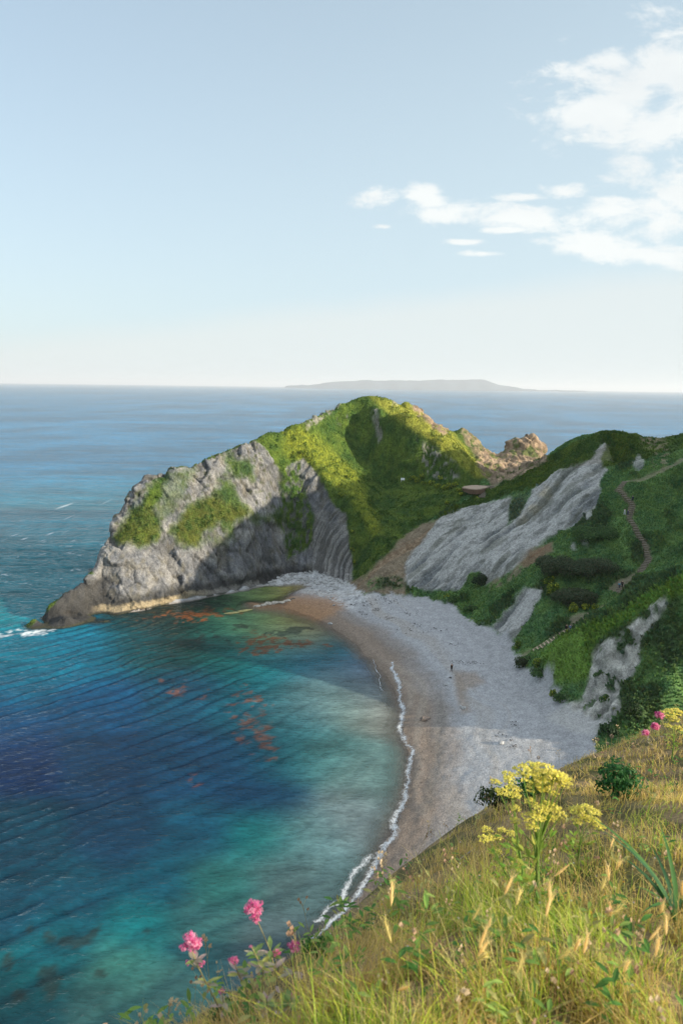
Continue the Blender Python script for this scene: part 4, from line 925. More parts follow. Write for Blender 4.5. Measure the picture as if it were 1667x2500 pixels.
valerian((575,2530), [(512,2418),(485,2364),(468,2322)], [(465,2303,23),(462,2351,9),(492,2354,8)], 'leftmost pink flower with a large round head leaning over the water', 31, 5, Yd=2.55)
valerian((700,2520), [(690,2436),(672,2373),(659,2320),(634,2262)], [(619,2219,21),(628,2246,10),(675,2327,10)], 'tallest pink flower with a double head on a long pale stem', 32, 8, Yd=2.65)
valerian((640,2500), [(641,2373),(628,2340),(614,2313)], [(612,2312,4)], 'bare reddish stem between the two largest pink flowers', 33, 7, Yd=2.6)
valerian((612,2480), [(601,2418),(583,2382),(572,2352)], [(570,2345,12)], 'small pink flower low between the two largest ones', 34, 4, Yd=2.7)
valerian((722,2430), [(716,2390),(717,2340)], [(718,2311,15)], 'rounded pink flower standing before the surf, right of the tallest one', 35, 3, Yd=3.0)
valerian((735,2520), [(729,2500)], [(728,2484,8)], 'deep pink flower head half sunk in leaves by the bottom border', 36, 5, Yd=2.6)
valerian((570,2520), [(548,2470),(543,2432)], [(542,2421,9)], 'faded pink flower head left of the green herb', 37, 5, Yd=2.6)
valerian((660,2560), [(655,2480),(650,2440)], [(652,2436,3)], 'mauve leaved flower stem without bloom in the corner clump', 38, 12, Yd=2.5)
valerian((690,2550), [(700,2480),(712,2430)], [(712,2428,3)], 'mauve leaved flower stem without bloom right of the corner clump', 39, 12, Yd=2.5)
for i, (a, b, rad, l) in enumerate([(1611,1746,10,'highest pink flower head against the dark slope at right'),(1599,1774,9,'middle pink flower head of the three at the right of the slope'),(1575,1790,8,'lowest pink flower head of the three at the right of the slope')]):
    valerian((a + 22, b + 62), [(a + 12, b + 28), (a + 3, b + 8)], [(a, b, rad)], l, 41 + i, 3, th=.005)
# ---- round seed heads on stalks
for i, (a, b) in enumerate([(1493,1798),(1459,1806),(1483,1816),(1456,1845),(1491,1858),(1471,1865),(1545,1825),(1591,1829),(1614,1853),(1314,1850)]):
    bs = Vector(on_top(a + (-6 if i < 3 else 5), b + (70 if i != 9 else 80))); r = empty('seed_head_stalk', bs); tp = Vector(P(a, b, Y=bs.y)) - bs
    m_ = MB(); m_.tube([(0, 0, -.03), tp*.5 + Vector((.015, 0, 0)), tp], [.004, .0035, .003], 4, (.30,.28,.12)); m_.build('stalk', LEAF, r)
    h_ = MB(); rg = random.Random(60+i); rad = 4.2/FPX*bs.y*(1.25 if i == 0 else 1)
    for k in range(120):
        d = Vector((rg.gauss(0, 1), rg.gauss(0, 1), rg.gauss(0, 1))).normalized(); u = d.orthogonal().normalized()*rad*.16; c = tp + d*rad*.7
        h_.add([c - u, c + u, tp + d*rad*1.15], [(0, 1, 2)], (.16,.12,.10) if d.z < .3 else (.38,.31,.22))
    h_.build('seed_head', LEAF, r, False); tag(r, ['largest round brown seed head standing above the leafy plant','round seed head farthest left on a green stalk beside the shingle','small round seed head just below the largest one','dark round seed head at the grass edge left of the leafy plant','dark oval seed head touching the top of the leafy plant','tiny seed head between grass edge and leafy plant','dark seed head below the pink flowers, right of the leafy plant','pale ringed seed head under the lowest pink flowers','small dark seed head farthest right in the golden grass','single dark seed head against the shingle above the yellow flowers'][i], 'seed head')
# ---- strap leaved plant at the right border
b = Vector(on_top(1655, 2290)); r = empty('strap_leaf_plant', b); rg = random.Random(5)
for k in range(15):
    a = rg.uniform(1.6, 5.2); L_ = rg.uniform(.40, .75); w_ = rg.uniform(.014, .022); m_ = MB(); d = Vector((math.cos(a), math.sin(a), 0)); s_ = Vector((-d.y, d.x, 0)); ln = rg.uniform(.35, .8); V_, F_ = [], []
    for i in range(8):
        tt_ = i/7; p = d*L_*ln*tt_**1.6 + Vector((0, 0, L_*(tt_ - .45*ln*tt_**2.5))); wq = w_*(1 - tt_**2.2)+.0006
        V_ += [p - s_*wq, p - Vector((0, 0, wq*.35)), p + s_*wq]
    for i in range(7):
        for j in (0, 1): F_.append((i*3+j, i*3+j+1, i*3+j+4, i*3+j+3))
    m_.add(V_, F_, (.05,.14,.06) if k % 3 else (.09,.22,.06)); m_.build('leaf', LEAF, r)
tag(r, 'clump of long arching dark green strap leaves at the right border', 'plant')
# ---- broad leaved herbs and dead flower heads among the grass
m_ = MB(); rg = random.Random(90); Xf, Yf = scatter(900, 1.6, 22)
for a, c in zip(Xf, Yf):
    z0 = G1(a, c); s_ = rg.uniform(.5, 1.2)*(1 + c*.05); kd = rg.random(); b = Vector((a, c, z0))
    if kd < .55:
        cl_ = rg.choice([(.10,.24,.05),(.20,.34,.07),(.30,.42,.10),(.42,.40,.14)])
        for k in range(rg.randint(5, 10)):
            q_ = rg.uniform(0, 6.28); p = b + Vector((rg.uniform(-.04, .04), rg.uniform(-.04, .04), rg.uniform(.05, .24)))*s_; f = rg.uniform(.7, 1.3)
            m_.leaf(p, (math.cos(q_), math.sin(q_), rg.uniform(.1, 1)), (0, 0, 1), .055*s_, .020*s_, tuple(v*f for v in cl_), .35, .1)
    else:
        hgt = rg.uniform(.22, .42)*s_; d = Vector((rg.uniform(-.3, .3), rg.uniform(-.3, .3), 1)).normalized(); cl_ = rg.choice([(.52,.36,.22),(.62,.48,.30),(.35,.22,.14)])
        m_.tube([b, b + d*hgt], [.0014*s_, .001*s_], 3, (.5,.4,.2))
        for k in range(4):
            d2 = (d + Vector((rg.uniform(-.7, .7), rg.uniform(-.7, .7), 0))).normalized(); e = b + d*hgt*rg.uniform(.7, .95); m_.tube([e, e + d2*.05*s_], .0009*s_, 3, (.5,.4,.2)); u = d2.orthogonal().normalized()*.008*s_
            m_.quad(e + d2*.05*s_, u, d2.cross(u).normalized()*.008*s_, cl_); m_.quad(e + d2*.055*s_, d2*.008*s_, u, cl_)
tag(m_.build('meadow_herbs', LEAF, None, False), 'broad leaved herbs and dead brown flower heads mixed into the clifftop grass', 'herbs', kind='stuff')
# ---- tiny meadow flowers
m_ = MB(); Xf, Yf = scatter(420, 2.2, 18)
for a, c in zip(Xf, Yf):
    p = Vector((a, c, G1(a, c) + R(.12, .24))); col_ = random.choice([(.7,.66,.6),(.62,.5,.45),(.65,.35,.04),(.6,.5,.05)]); s_ = R(.004, .008)*(1 + p.y*.06); n_ = Vector((R(-.4, .4), R(-.4, .4), 1)).normalized()
    u = n_.orthogonal().normalized(); v = n_.cross(u)
    for j in range(5):
        w_ = j*1.257; d = u*math.cos(w_) + v*math.sin(w_); e = n_.cross(d); m_.add([p, p + d*s_*.6 + e*s_*.35, p + d*s_, p + d*s_*.6 - e*s_*.35], [(0, 1, 2, 3)], col_)
tag(m_.build('meadow_flowers', LEAF, None, False), 'tiny white and orange flowers dotted through the grass', 'wildflowers', kind='stuff')
# ------------------------------------------------------------------ far island, haze
ridge = [(700,941.5),(745,940),(800,934),(834,930),(870,929),(880,927),(901,927),(915,929),(960,928),(1012,929),(1060,927),(1093,927),(1182,926),(1195,931),(1213,938),(1245,943),(1270,948),(1285,949.5),(1310,952),(1343,953),(1420,954)]
YI = 21000.; Vi, Fi = [], []; cols_ = 90; rows = [(-900, 0), (-500, .45), (-200, .85), (0, 1.0), (900, .96), (2200, .7), (3400, 0)]
xs_ = np.linspace(700, 1420, cols_)
for j, (dy_, f) in enumerate(rows):
    for i, a in enumerate(xs_):
        b = np.interp(a, [q[0] for q in ridge], [q[1] for q in ridge]); top = P(a, b, Y=YI); hgt = max(4., top[2] + 12*vnoise(np.array([i*.7]), np.array([j*1.]))[0])
        Vi.append((top[0], YI + dy_ + 60*math.sin(i*.9), hgt*f + (-6 if f == 0 else 0) + (18*vnoise(np.array([i*.5]), np.array([j*2.]), seed=5)[0] if 0 < f < 1 else 0)))
ISL = simple_mat('island_land', (.07,.10,.12), .9, .3, .004, .0, .1)
tag(link('island', mesh_np('island', Vi, gridfaces(cols_, len(rows))), ISL), kind='structure')
bpy.ops.mesh.primitive_cube_add(size=1); hz_ = bpy.context.object; hz_.name = 'haze'; hz_.data.name = 'haze'
hz_.scale = (98000, 78000, 364); hz_.location = (0, 26000, 172); tag(hz_, 'pale sea haze thickening towards the horizon', 'haze', kind='stuff')
m, t = NT('haze_air'); o_ = N(t, 'ShaderNodeOutputMaterial'); v_ = N(t, 'ShaderNodeVolumePrincipled')
v_.inputs['Color'].default_value = (.93, .965, 1, 1); v_.inputs['Density'].default_value = 4.8e-5; v_.inputs['Anisotropy'].default_value = .1
t.links.new(v_.outputs[0], o_.inputs['Volume']); hz_.data.materials.append(m)
# ------------------------------------------------------------------ shared materials
M_WOOD = simple_mat('weathered_wood', (.24,.20,.155), .85, .3, 6, .3)
M_PALE = simple_mat('pale_wood', (.55,.53,.46), .8, .2, 6, .2)
M_DECK = simple_mat('terrace_gravel', (.36,.27,.20), .9, .2, 3, .3)
M_BRICK = simple_mat('timber_wall', (.20,.125,.085), .9, .4, 4, .4)
M_STONE = simple_mat('pale_stone', (.38,.375,.36), .9, .3, 3, .5)
M_DSTONE = simple_mat('dark_stone', (.16,.13,.11), .9, .3, 3, .5)
M_WIRE = simple_mat('wire', (.35,.35,.34), .5, .1, 3, 0)
def along(pts, step):
    L_ = [0]; 
    for a, b in zip(pts[:-1], pts[1:]): L_.append(L_[-1] + math.hypot(b[0]-a[0], b[1]-a[1]))
    out = []; s_ = 0
    while s_ < L_[-1]:
        i = max(k for k in range(len(L_)) if L_[k] <= s_); i = min(i, len(pts)-2); f = (s_ - L_[i])/(L_[i+1]-L_[i]+1e-9)
        p = [pts[i][k]*(1-f) + pts[i+1][k]*f for k in range(2)]; d = (pts[i+1][0]-pts[i][0], pts[i+1][1]-pts[i][1]); out.append((p[0], p[1], math.atan2(d[1], d[0]))); s_ += step
    return out
def stairs(px_pts, step, wid, label, cat='stairs', thick=.13, mat=M_WOOD, rail=None, depth=.34, lift=.16):
    W_ = [P(a[0], a[1], **({'Y': a[2]} if len(a) == 3 else {'z': a[3]})) for a in px_pts]
    pts = along(W_, step); b = Vector((pts[0][0], pts[0][1], Hs(pts[0][0], pts[0][1]))); r = empty('staircase', b)
    for k, (a, c, an) in enumerate(pts):
        m_ = MB(); z_ = Hs(a, c) + lift; w_ = wid*R(.88, 1.1)
        m_.box((a-b.x, c-b.y, z_-b.z), depth, w_, thick, an + R(-.08, .08)); m_.box((a-b.x, c-b.y, z_-b.z-thick*.9), depth*.35, w_*.98, thick*1.0, an)
        m_.build('step', mat, r, False)
    if rail:
        m_ = MB()
        for s_ in (-1, 1):
            q_ = [(a - math.sin(an)*s_*wid*.5 - b.x, c + math.cos(an)*s_*wid*.5 - b.y, Hs(a, c) - b.z + lift - .04) for a, c, an in pts[::2]]; m_.tube(q_, .07, 4)
            m2 = MB(); m2.tube(q_, .07, 4); m2.build('stringer', mat, r, False)
    tag(r, label, cat); return r
stairs(STAIR_UP[2:12], .72, 1.4, 'long winding flight of wooden steps climbing the green slope on the right')
stairs([(1516,1424,153.6),(1511,1450,150.3)], .6, 1.5, 'short flight of steps by the bare landing above the dark bushes')
stairs([STAIR_LOW[2], STAIR_LOW[3], (1296,1594,140)], .72, 1.7, 'lowest flight of pale wooden steps coming down to the beach', mat=simple_mat('worn_step_wood', (.42,.33,.23), .85, .3, 6, .3), rail=True)
stairs([(1197,1196,220),(1176,1232,212.5)], .8, 2.6, 'wide grassy steps dropping from the end of the curved terrace', lift=.28, thick=.16)
# ---- terrace
zt = 30.6; ol = [(1128,1189.5),(1134,1186.5),(1150,1184.5),(1170,1182.5),(1190,1178),(1204,1174.5),(1214,1176),(1207,1182),(1192,1188.5),(1178,1192),(1172,1193.5),(1160,1194),(1146,1193)]
T_ = [P(a, b, z=zt) for a, b in ol]; cen = np.mean(T_, 0); r = empty('terrace', cen); n = len(T_)
m_ = MB(); m_.add([p - cen for p in T_] + [p - cen - [0, 0, .25] for p in T_], [tuple(range(n)), tuple(range(2*n-1, n-1, -1))] + [(i, i+n, (i+1) % n + n, (i+1) % n) for i in range(n)]); m_.build('deck', M_DECK, r, False)
m_ = MB(); wv = [8, 9, 10, 11, 12, 0, 1]; Vw = []
for k in wv:
    p = T_[k]; o2 = (cen - p); o2[2] = 0; o2 = o2/np.linalg.norm(o2)*.12
    Vw += [p + o2 - cen - [0, 0, .26], p + o2*6 - cen - [0, 0, 1.7 if k in (10, 11, 12, 9) else 1.2]]
m_.add(Vw, [(i*2, i*2+1, i*2+3, i*2+2) for i in range(len(wv)-1)]); w_ = m_.build('retaining_wall', M_BRICK, r, False)
md = w_.modifiers.new('s', 'SOLIDIFY'); md.thickness = .2
tag(r, 'curved pinkish terrace with timber retaining wall on the grassy saddle', 'terrace')
# ---- fences
def fence(pxs, ph, label, rails=(), mat=M_PALE, pw=.1, wires=True, at=None):
    W_ = []
    for a, b, Y_ in pxs:
        q = P(a, b, Y=Y_); q[2] = min(q[2], Hs(q[0], q[1]) + .5) if at is None else q[2]; W_.append(q)
    b = W_[0]; r = empty('fence', b)
    for q in W_:
        m_ = MB(); p = q - b; m_.box((p[0], p[1], p[2] + ph/2 - .3), pw, pw, ph + .5, .3); m_.box((p[0], p[1], p[2] + ph - .04), pw*1.15, pw*1.15, .05, .3); m_.build('post', mat, r, False)
    for hgt in rails or (.45, .95):
        m_ = MB(); m_.tube([tuple(q - b + [0, 0, hgt]) for q in W_], .045 if rails else .012, 4); m_.build('rail' if rails else 'wire', mat if rails else M_WIRE, r, False)
    tag(r, label, 'fence'); return r
fence([(1138,1231,213),(1161,1228,213),(1176,1227,212.5),(1191,1224.5,212),(1207,1219,212),(1223,1213.5,213),(1249,1205,215)], 1.5, 'row of pale fence posts along the brink of the grey chalk slope', pw=.15)
fence([(1134,1181,233),(1160,1180,232),(1180,1183,228)], 1.3, 'three thin posts in the grass behind the curved terrace', pw=.12)
fence([(1132,1224,213.5),(1140,1228,213.2),(1149,1232,212.8)], .8, 'short slanting rail fence at the lower corner of the saddle', rails=(.35, .75), pw=.12)
fence([(997,1157,233),(1004,1158,233),(1012,1160,233),(1020,1161,233),(1026,1163,232.5)], 1.1, 'small white railed fence on the shaded grass of the headland', rails=(.5, 1.0), pw=.12)
fence([(1222,1600,z), (1226,1603,z)] and [(1224,1612,143.5),(1233,1610,143.8),(1243,1612,143.2)], 1.0, 'low brown railing on the shingle at the foot of the lowest steps', rails=(.4, .85), mat=M_WOOD, pw=.1)
# small information board on the headland
q = P(982, 1203, Y=231); q[2] = Hs(q[0], q[1]) + .15; r = empty('notice_board', q); m_ = MB(); m_.box((-.45, 0, .35), .1, .1, 1.2); m_.build('post', M_PALE, r, False); m_ = MB(); m_.box((.45, 0, .35), .1, .1, 1.2); m_.build('post', M_PALE, r, False)
m_ = MB(); m_.box((0, -.07, .85), 1.3, .05, .75); m_.build('panel', simple_mat('white_panel', (.8,.8,.78), .6, .05, 3, 0), r, False); tag(r, 'small white board standing alone on the shaded grass of the headland', 'sign')
# ------------------------------------------------------------------ rocks
def rock_mesh(seed, sx_=1, sy_=1, sz_=.6, rough=.35, sub=2):
    bm = bmesh.new(); bmesh.ops.create_icosphere(bm, subdivisions=sub, radius=.5)
    co_ = np.array([v.co[:] for v in bm.verts]); s_ = seed*7.3
    nn_ = fbm(co_[:, 0]*2 + s_, co_[:, 1]*2, co_[:, 2]*2, 3, 400); n2_ = np.round(nn_*3)/3
    for v, f in zip(bm.verts, nn_*.5 + n2_*.5): v.co = v.co*(1 + rough*float(f)); v.co.x *= sx_; v.co.y *= sy_; v.co.z *= sz_
    me = bpy.data.meshes.new('rock'); bm.to_mesh(me); bm.free(); return me
RM = [rock_mesh(i, 1.25, .9, .6, .9, 2) for i in range(8)]
for m_ in RM: m_.materials.append(M_STONE)
RUBP = [(655,1425),(672,1412),(703,1401),(769,1396),(828,1416),(850,1432),(820,1440),(760,1424),(700,1420)]
RUBQ = [(720,1440),(800,1430),(865,1440),(900,1462),(850,1482),(790,1462)]
spots = []; rg = random.Random(77)
def rand_in(poly):
    while True:
        a = rg.uniform(min(p[0] for p in poly), max(p[0] for p in poly)); b = rg.uniform(min(p[1] for p in poly), max(p[1] for p in poly))
        if inpoly(np.array([a]), np.array([b]), poly)[0]: return a, b
for i in range(150): spots.append((*rand_in(RUBP if i < 105 else RUBQ), rg.uniform(.45, 1.25) if i < 105 else rg.uniform(.35, .8)))
for i, (a, b, s_) in enumerate(spots):
    q = on_ground(a, b, 212); o = bpy.data.objects.new('boulder', RM[i % 8]); C.objects.link(o)
    o.location = (q[0], q[1], q[2] + s_*.12); o.scale = (s_, s_*rg.uniform(.7, 1.1), s_*rg.uniform(.6, 1.1)); o.rotation_euler = (rg.uniform(-.2, .2), rg.uniform(-.2, .2), rg.uniform(0, 6.28))
    tag(o, 'pale grey boulder among the rockfall heaped at the foot of the folded cliff', 'boulder', 'pale boulders heaped below the folded cliff')
for i, (a, b, s_, mt_, lab) in enumerate([(1035,1758,1.35,M_DSTONE,'dark brown boulder lying alone on the wet shingle near the foam'),(1043,1756,.9,M_DSTONE,'smaller stone touching the dark brown boulder near the foam'),(1132,1731,.9,M_STONE,'pale stone at the end of the brown streak in mid beach'),(1125,1726,.5,M_STONE,'little pale stone just left of the one ending the brown streak'),
                                     (670,1431,1.5,M_STONE,'single large white boulder at the left end of the rubble'),(806,1524,1.2,M_STONE,'isolated white rock on the dark wet sand by the bay corner'),(815,1479,.8,M_STONE,'white stone above the dark wet sand below the rubble'),(1224,1816,.8,M_STONE,'pale rock at the right edge of the sunlit shingle'),(1088,1673,.5,M_STONE,'pale stone on the shingle below the dark figure'),(1027,1880,.45,M_DSTONE,'small dark stone on the sunlit edge of the wet beach')]):
    q = on_ground(a, b, 62/ -ray(a, b)[2]*ray(a, b)[1]); me_ = rock_mesh(30 + i, 1.2, .9, .65, .9); me_.materials.append(mt_); o = bpy.data.objects.new('boulder', me_); C.objects.link(o)
    o.location = (q[0], q[1], q[2] + s_*.15); o.scale = (s_,)*3; tag(o, lab, 'boulder')
# rock ledge just breaking the water
b0 = P(560, 1494, z=0); r = empty('rock_ledge', b0)
for i, (a, b, L_, w_, hgt, mt_) in enumerate([(570,1496,4.5,1.0,.35,'y'),(596,1491,4.0,1.0,.5,'y'),(628,1480,2.4,1.0,.6,'p'),(643,1478,2.0,1.0,.8,'p'),(655,1475,2.2,1.2,1.0,'p'),(670,1472,3.0,1.1,1.0,'p'),(686,1471,2.4,1.0,.9,'p'),(702,1468,2.4,.9,.8,'p'),(720,1463,2.6,.9,.8,'d'),(738,1456,3.2,1.0,.9,'d'),(752,1451,2.6,.9,.8,'d')]):
    me_ = rock_mesh(50 + i, L_, w_*1.3, hgt, .9); c_ = {'y': (.36,.31,.13), 'p': (.42,.38,.32), 'd': (.10,.10,.09)}[mt_]
    me_.materials.append(bpy.data.materials.get('ledge_'+mt_) or simple_mat('ledge_'+mt_, c_, .85, .4, 2, .5)); q = P(a, b, z=.05); o = link('rock_slab', me_, None, r); o.location = q - b0; o.rotation_euler = (0, 0, .45)
tag(r, 'broken line of rock slabs just breaking the shallow water at the bay corner', 'rocks')
# seaweed litter on the shingle
m_ = MB()
def litter(a, b, n, sx_, sy_, s0):
    for k in range(n):
        u, v = rg.gauss(0, sx_), rg.gauss(0, sy_); g_ = on_ground(a + u, b + v, 62/ -ray(a, b)[2]*ray(a, b)[1]) if k % 1 == 0 else None
        w_ = s0*rg.uniform(.5, 1.5); an = rg.uniform(0, 3.14); d = Vector((math.cos(an), math.sin(an), 0)); e = Vector((-d.y, d.x, 0)); c_ = Vector(g_) + Vector((0, 0, .10))
        m_.add([c_ - d*w_, c_ - e*w_*.35 + Vector((0, 0, .08)), c_ + d*w_, c_ + e*w_*.35 + Vector((0, 0, .05))], [(0, 1, 2, 3)], (.030,.024,.02))
litter(1150, 1620, 70, 17, 2.2, .16); litter(1118, 1616, 24, 10, 2, .14); litter(1105, 1655, 8, 10, 3, .3)
for a, b in [(870,1478),(920,1490),(945,1512),(960,1470),(1010,1500),(1020,1528),(1110,1575),(930,1462),(1000,1540),(1065,1538),(880,1500),(905,1476)]: litter(a, b, 12, 12, 3, .3)
for a, b in [(1232,1795),(1240,1812),(1250,1770),(1260,1830),(1180,1960)]: litter(a, b, 8, 8, 6, .22)
for a, b in [(1060,1690),(1075,1800),(1050,1770),(1025,1830),(1040,1900),(1085,1740)]: litter(a, b, 14, 14, 22, .12)
tag(m_.build('seaweed', simple_mat('dry_seaweed', (.03,.024,.02), .8, .2, 3, 0, usecol=True), None, False), 'dark seaweed litter strewn over the shingle', 'seaweed', kind='stuff')
# ------------------------------------------------------------------ surf
Ws = [P(a, b, z=0) for a, b in [(905,1600),(930,1640),(938,1660)]]
def foam(pts, w0, w1, name, seed, dens):
    W_ = [np.array(P(a, b, z=0.0)) for a, b in pts]; out = []
    for a, b in zip(W_[:-1], W_[1:]):
        n = max(1, int(np.linalg.norm(b-a)/.25)); out += [a + (b-a)*k/n for k in range(n)]
    out = np.array(out); n = len(out); d = np.gradient(out, axis=0); d /= np.linalg.norm(d, axis=1)[:, None]; nr = np.stack([-d[:, 1], d[:, 0], 0*d[:, 0]], 1)
    k = 14; Vf, at, ed = [], [], []
    wv_ = w0 + (w1-w0)*(.5 + .5*fbm(out[:, 0]*.12, out[:, 1]*.12, None, 3, seed)); wob = fbm(out[:, 0]*.35, out[:, 1]*.35, None, 3, seed+3)*.7
    for j in range(k):
        f = j/(k-1)*2-1; p = out + nr*(f*wv_ + wob)[:, None]; zz = np.maximum(H(p[:, 0], p[:, 1]) + .12, .05 + .0*p[:, 0]); Vf.append(np.stack([p[:, 0], p[:, 1], zz], 1)); ed.append(np.full(n, abs(f)))
    V_ = np.concatenate(Vf); o = link(name, mesh_np(name, V_, gridfaces(n, k), attrs={'edge': np.concatenate(ed)}), FOAM); return o
FOAM, t = NT('foam'); o_ = N(t, 'ShaderNodeOutputMaterial'); df = N(t, 'ShaderNodeBsdfDiffuse'); df.inputs[0].default_value = (.66,.69,.70,1); tr = N(t, 'ShaderNodeBsdfTransparent')
ob = N(t, 'ShaderNodeTexCoord').outputs['Object']; vo = N(t, 'ShaderNodeTexVoronoi', feature='DISTANCE_TO_EDGE'); vo.inputs['Scale'].default_value = 1.5
wn = N(t, 'ShaderNodeTexNoise'); wn.inputs['Scale'].default_value = 1.2; t.links.new(ob, wn.inputs['Vector']); av = N(t, 'ShaderNodeVectorMath', operation='MULTIPLY_ADD'); t.links.new(wn.outputs['Color'], av.inputs[0]); av.inputs[1].default_value = (1.5,1.5,1.5); t.links.new(ob, av.inputs[2]); t.links.new(av.outputs[0], vo.inputs['Vector'])
ea = N(t, 'ShaderNodeAttribute', attribute_name='edge').outputs['Fac']; nz = noise_tex(t, ob, .6, 4)
web = maprange(t, vo.outputs['Distance'], 0, .13, 1, .15); core = math_(t, 'SUBTRACT', maprange(t, ea, 0, 1, 1.15, -.4), math_(t, 'MULTIPLY', math_(t, 'SUBTRACT', 1.0, web), .6))
al_ = maprange(t, math_(t, 'ADD', core, math_(t, 'MULTIPLY', math_(t, 'SUBTRACT', nz, .5), 2.2)), 0, 1.1, 0, 1)
mx = N(t, 'ShaderNodeMixShader'); t.links.new(math_(t, 'MULTIPLY', al_, .8, True), mx.inputs[0]); t.links.new(tr.outputs[0], mx.inputs[1]); t.links.new(df.outputs[0], mx.inputs[2]); t.links.new(mx.outputs[0], o_.inputs['Surface'])
f1_ = foam([(959,1624),(965,1655),(972,1680),(978,1710),(984,1735),(978,1765),(974,1790),(988,1808),(1006,1830),(1005,1860),(994,1890),(990,1940),(972,2001),(955,2050),(925,2085),(900,2140),(872,2195),(840,2232),(800,2265),(760,2300)], .35, 1.6, 'surf', 500, 1)
tag(f1_, 'white foam of the small wave breaking along the shingle', 'surf', kind='stuff')
f2_ = foam([(912,1610),(922,1635),(928,1660),(932,1690)], .05, .25, 'surf', 510, 1); tag(f2_, 'faint foam line inside the shallow water at the top of the beach', 'surf', kind='stuff')
f4_ = foam([(905,2085),(870,2130),(830,2190),(800,2220),(770,2260)], .3, 1.7, 'surf', 520, 1); tag(f4_, 'thin broken foam spreading seaward by the cliff edge', 'surf', kind='stuff')
# ------------------------------------------------------------------ shrubs on the slopes
YFL = (.42,.46,.04); BR = [(.06,.10,.045),(.08,.11,.05),(.05,.085,.038),(.10,.11,.055)]; GG = [(.045,.11,.035),(.07,.15,.04),(.10,.18,.045)]; YG2 = [(.12,.20,.03),(.18,.24,.03),(.08,.15,.03)]
def bushat(a, b, Y, rx, ry, h_, n, lw, cols, label, group=None, seed=0, fl=None, cat='shrub', name='shrub', lobes=7):
    q = on_ground(a, b, Y); return shrub(name, (q[0], q[1], q[2] - .1*h_), rx, ry, h_, n, lw, cols, label, cat, group, seed, True, fl, lobes)
bushat(1360,1400,163,5.5,4.5,4.2,9000,.27,BR,'largest dark bramble thicket in the hollow left of the winding steps',seed=1,name='bramble_thicket',lobes=14)
bushat(1440,1400,160,6.0,4.5,3.6,9000,.27,BR,'dark bramble thicket beside the landing, right of the largest one',seed=2,name='bramble_thicket',lobes=14)
bushat(1395,1470,152,6.5,3.5,3.0,8000,.26,BR,'low dark thicket above the bare landing of the lower steps',seed=3,name='bramble_thicket',lobes=14)
bushat(1450,1315,172,6,4,3.0,7000,.26,GG,'rounded green mound of scrub left of the bend in the winding steps',seed=4,name='bramble_thicket',lobes=10)
bushat(1173,1425,181,2.4,1.8,2.6,1100,.34,[(.02,.045,.018),(.03,.06,.02)],'dark round bush at the foot of the grey chalk slope',seed=5)
bushat(1352,1455,156,1.6,1.4,3.2,700,.30,YG2,'tallest yellow flowering bush beside the small chalk scar',seed=6,fl=(160,.26,YFL))
bushat(1338,1425,159,1.2,1.2,2.0,420,.28,YG2,'yellow flowering bush just above the tallest one',seed=7,fl=(90,.24,YFL))
bushat(1402,1495,150,1.2,1.0,2.2,500,.28,YG2,'bright yellow bush above the lower landing, left of a pair',seed=8,fl=(240,.26,YFL))
bushat(1430,1487,151,1.1,1.0,1.4,380,.26,YG2,'bright yellow bush in the middle of the three above the landing',seed=9,fl=(200,.26,YFL))
bushat(1447,1490,151,.9,.8,1.5,300,.26,YG2,'green and yellow bush on the right of the three above the landing',seed=10,fl=(60,.22,YFL))
bushat(1311,1632,134,1.0,.9,2.0,420,.24,YG2,'yellow green bush under the end of the lowest steps',seed=11,fl=(120,.2,YFL))
bushat(1352,1700,123,.8,.8,1.4,300,.2,YG2,'yellow green tuft bush at the shingle edge under the turf spur',seed=12,fl=(60,.18,YFL))
bushat(1264,1580,146,.9,.8,1.5,300,.22,YG2,'pale green bush at the beach corner left of the lowest steps',seed=13,fl=(30,.18,(.35,.4,.12)))
bushat(1386,1546,140.5,.5,.5,.9,160,.16,YG2,'little yellow bush beside the walkers on the lowest steps',seed=14,fl=(60,.14,YFL))
bushat(1086,1462,183,1.3,1.1,1.4,360,.26,YG2,'light green bush at the left corner of the dark slope by the beach',seed=15,fl=(50,.2,YFL))
bushat(1112,1470,182,2.2,1.4,1.7,700,.3,GG,'dark green bush on the beach edge right of the light green one',seed=16)
bushat(1150,1495,177,2.4,1.4,1.8,800,.3,GG,'dark green bush at the slope foot halfway to the small chalk scar',seed=17)
bushat(1280,1625,139,2.6,1.6,1.6,900,.24,[(.03,.05,.02),(.06,.07,.03),(.04,.08,.025)],'tangled dark scrub on the shingle edge below the lowest steps',seed=18)
bushat(1320,1650,132,2.6,1.5,1.4,900,.22,GG,'scrubby green fringe along the shingle below the turf spur',seed=19)
bushat(1370,1712,120,1.8,1.2,1.4,700,.2,GG,'dark scrub clump beside the scree at the bottom of the spur',seed=20)
bushat(1490,1790,103,2.0,1.6,1.3,900,.2,[(.018,.05,.018),(.03,.07,.02)],'dark bush against the shingle behind the upper seed heads',seed=21)
bushat(1535,1740,103,1.8,1.6,1.8,800,.2,[(.03,.055,.02),(.03,.07,.02)],'dark scrub on the shaded slope beside the chalk outcrop',seed=22)
bushat(1460,1655,117,1.2,1.0,1.3,380,.2,GG,'dark shrub growing in the upper left of the chalk outcrop',seed=23)
bushat(1480,1715,110,1.4,1.0,1.3,420,.2,GG,'shrub with yellow tips low in the chalk outcrop',seed=24,fl=(50,.14,YFL))
SG = 'yellow flowering shrubs scattered over the headland grass'
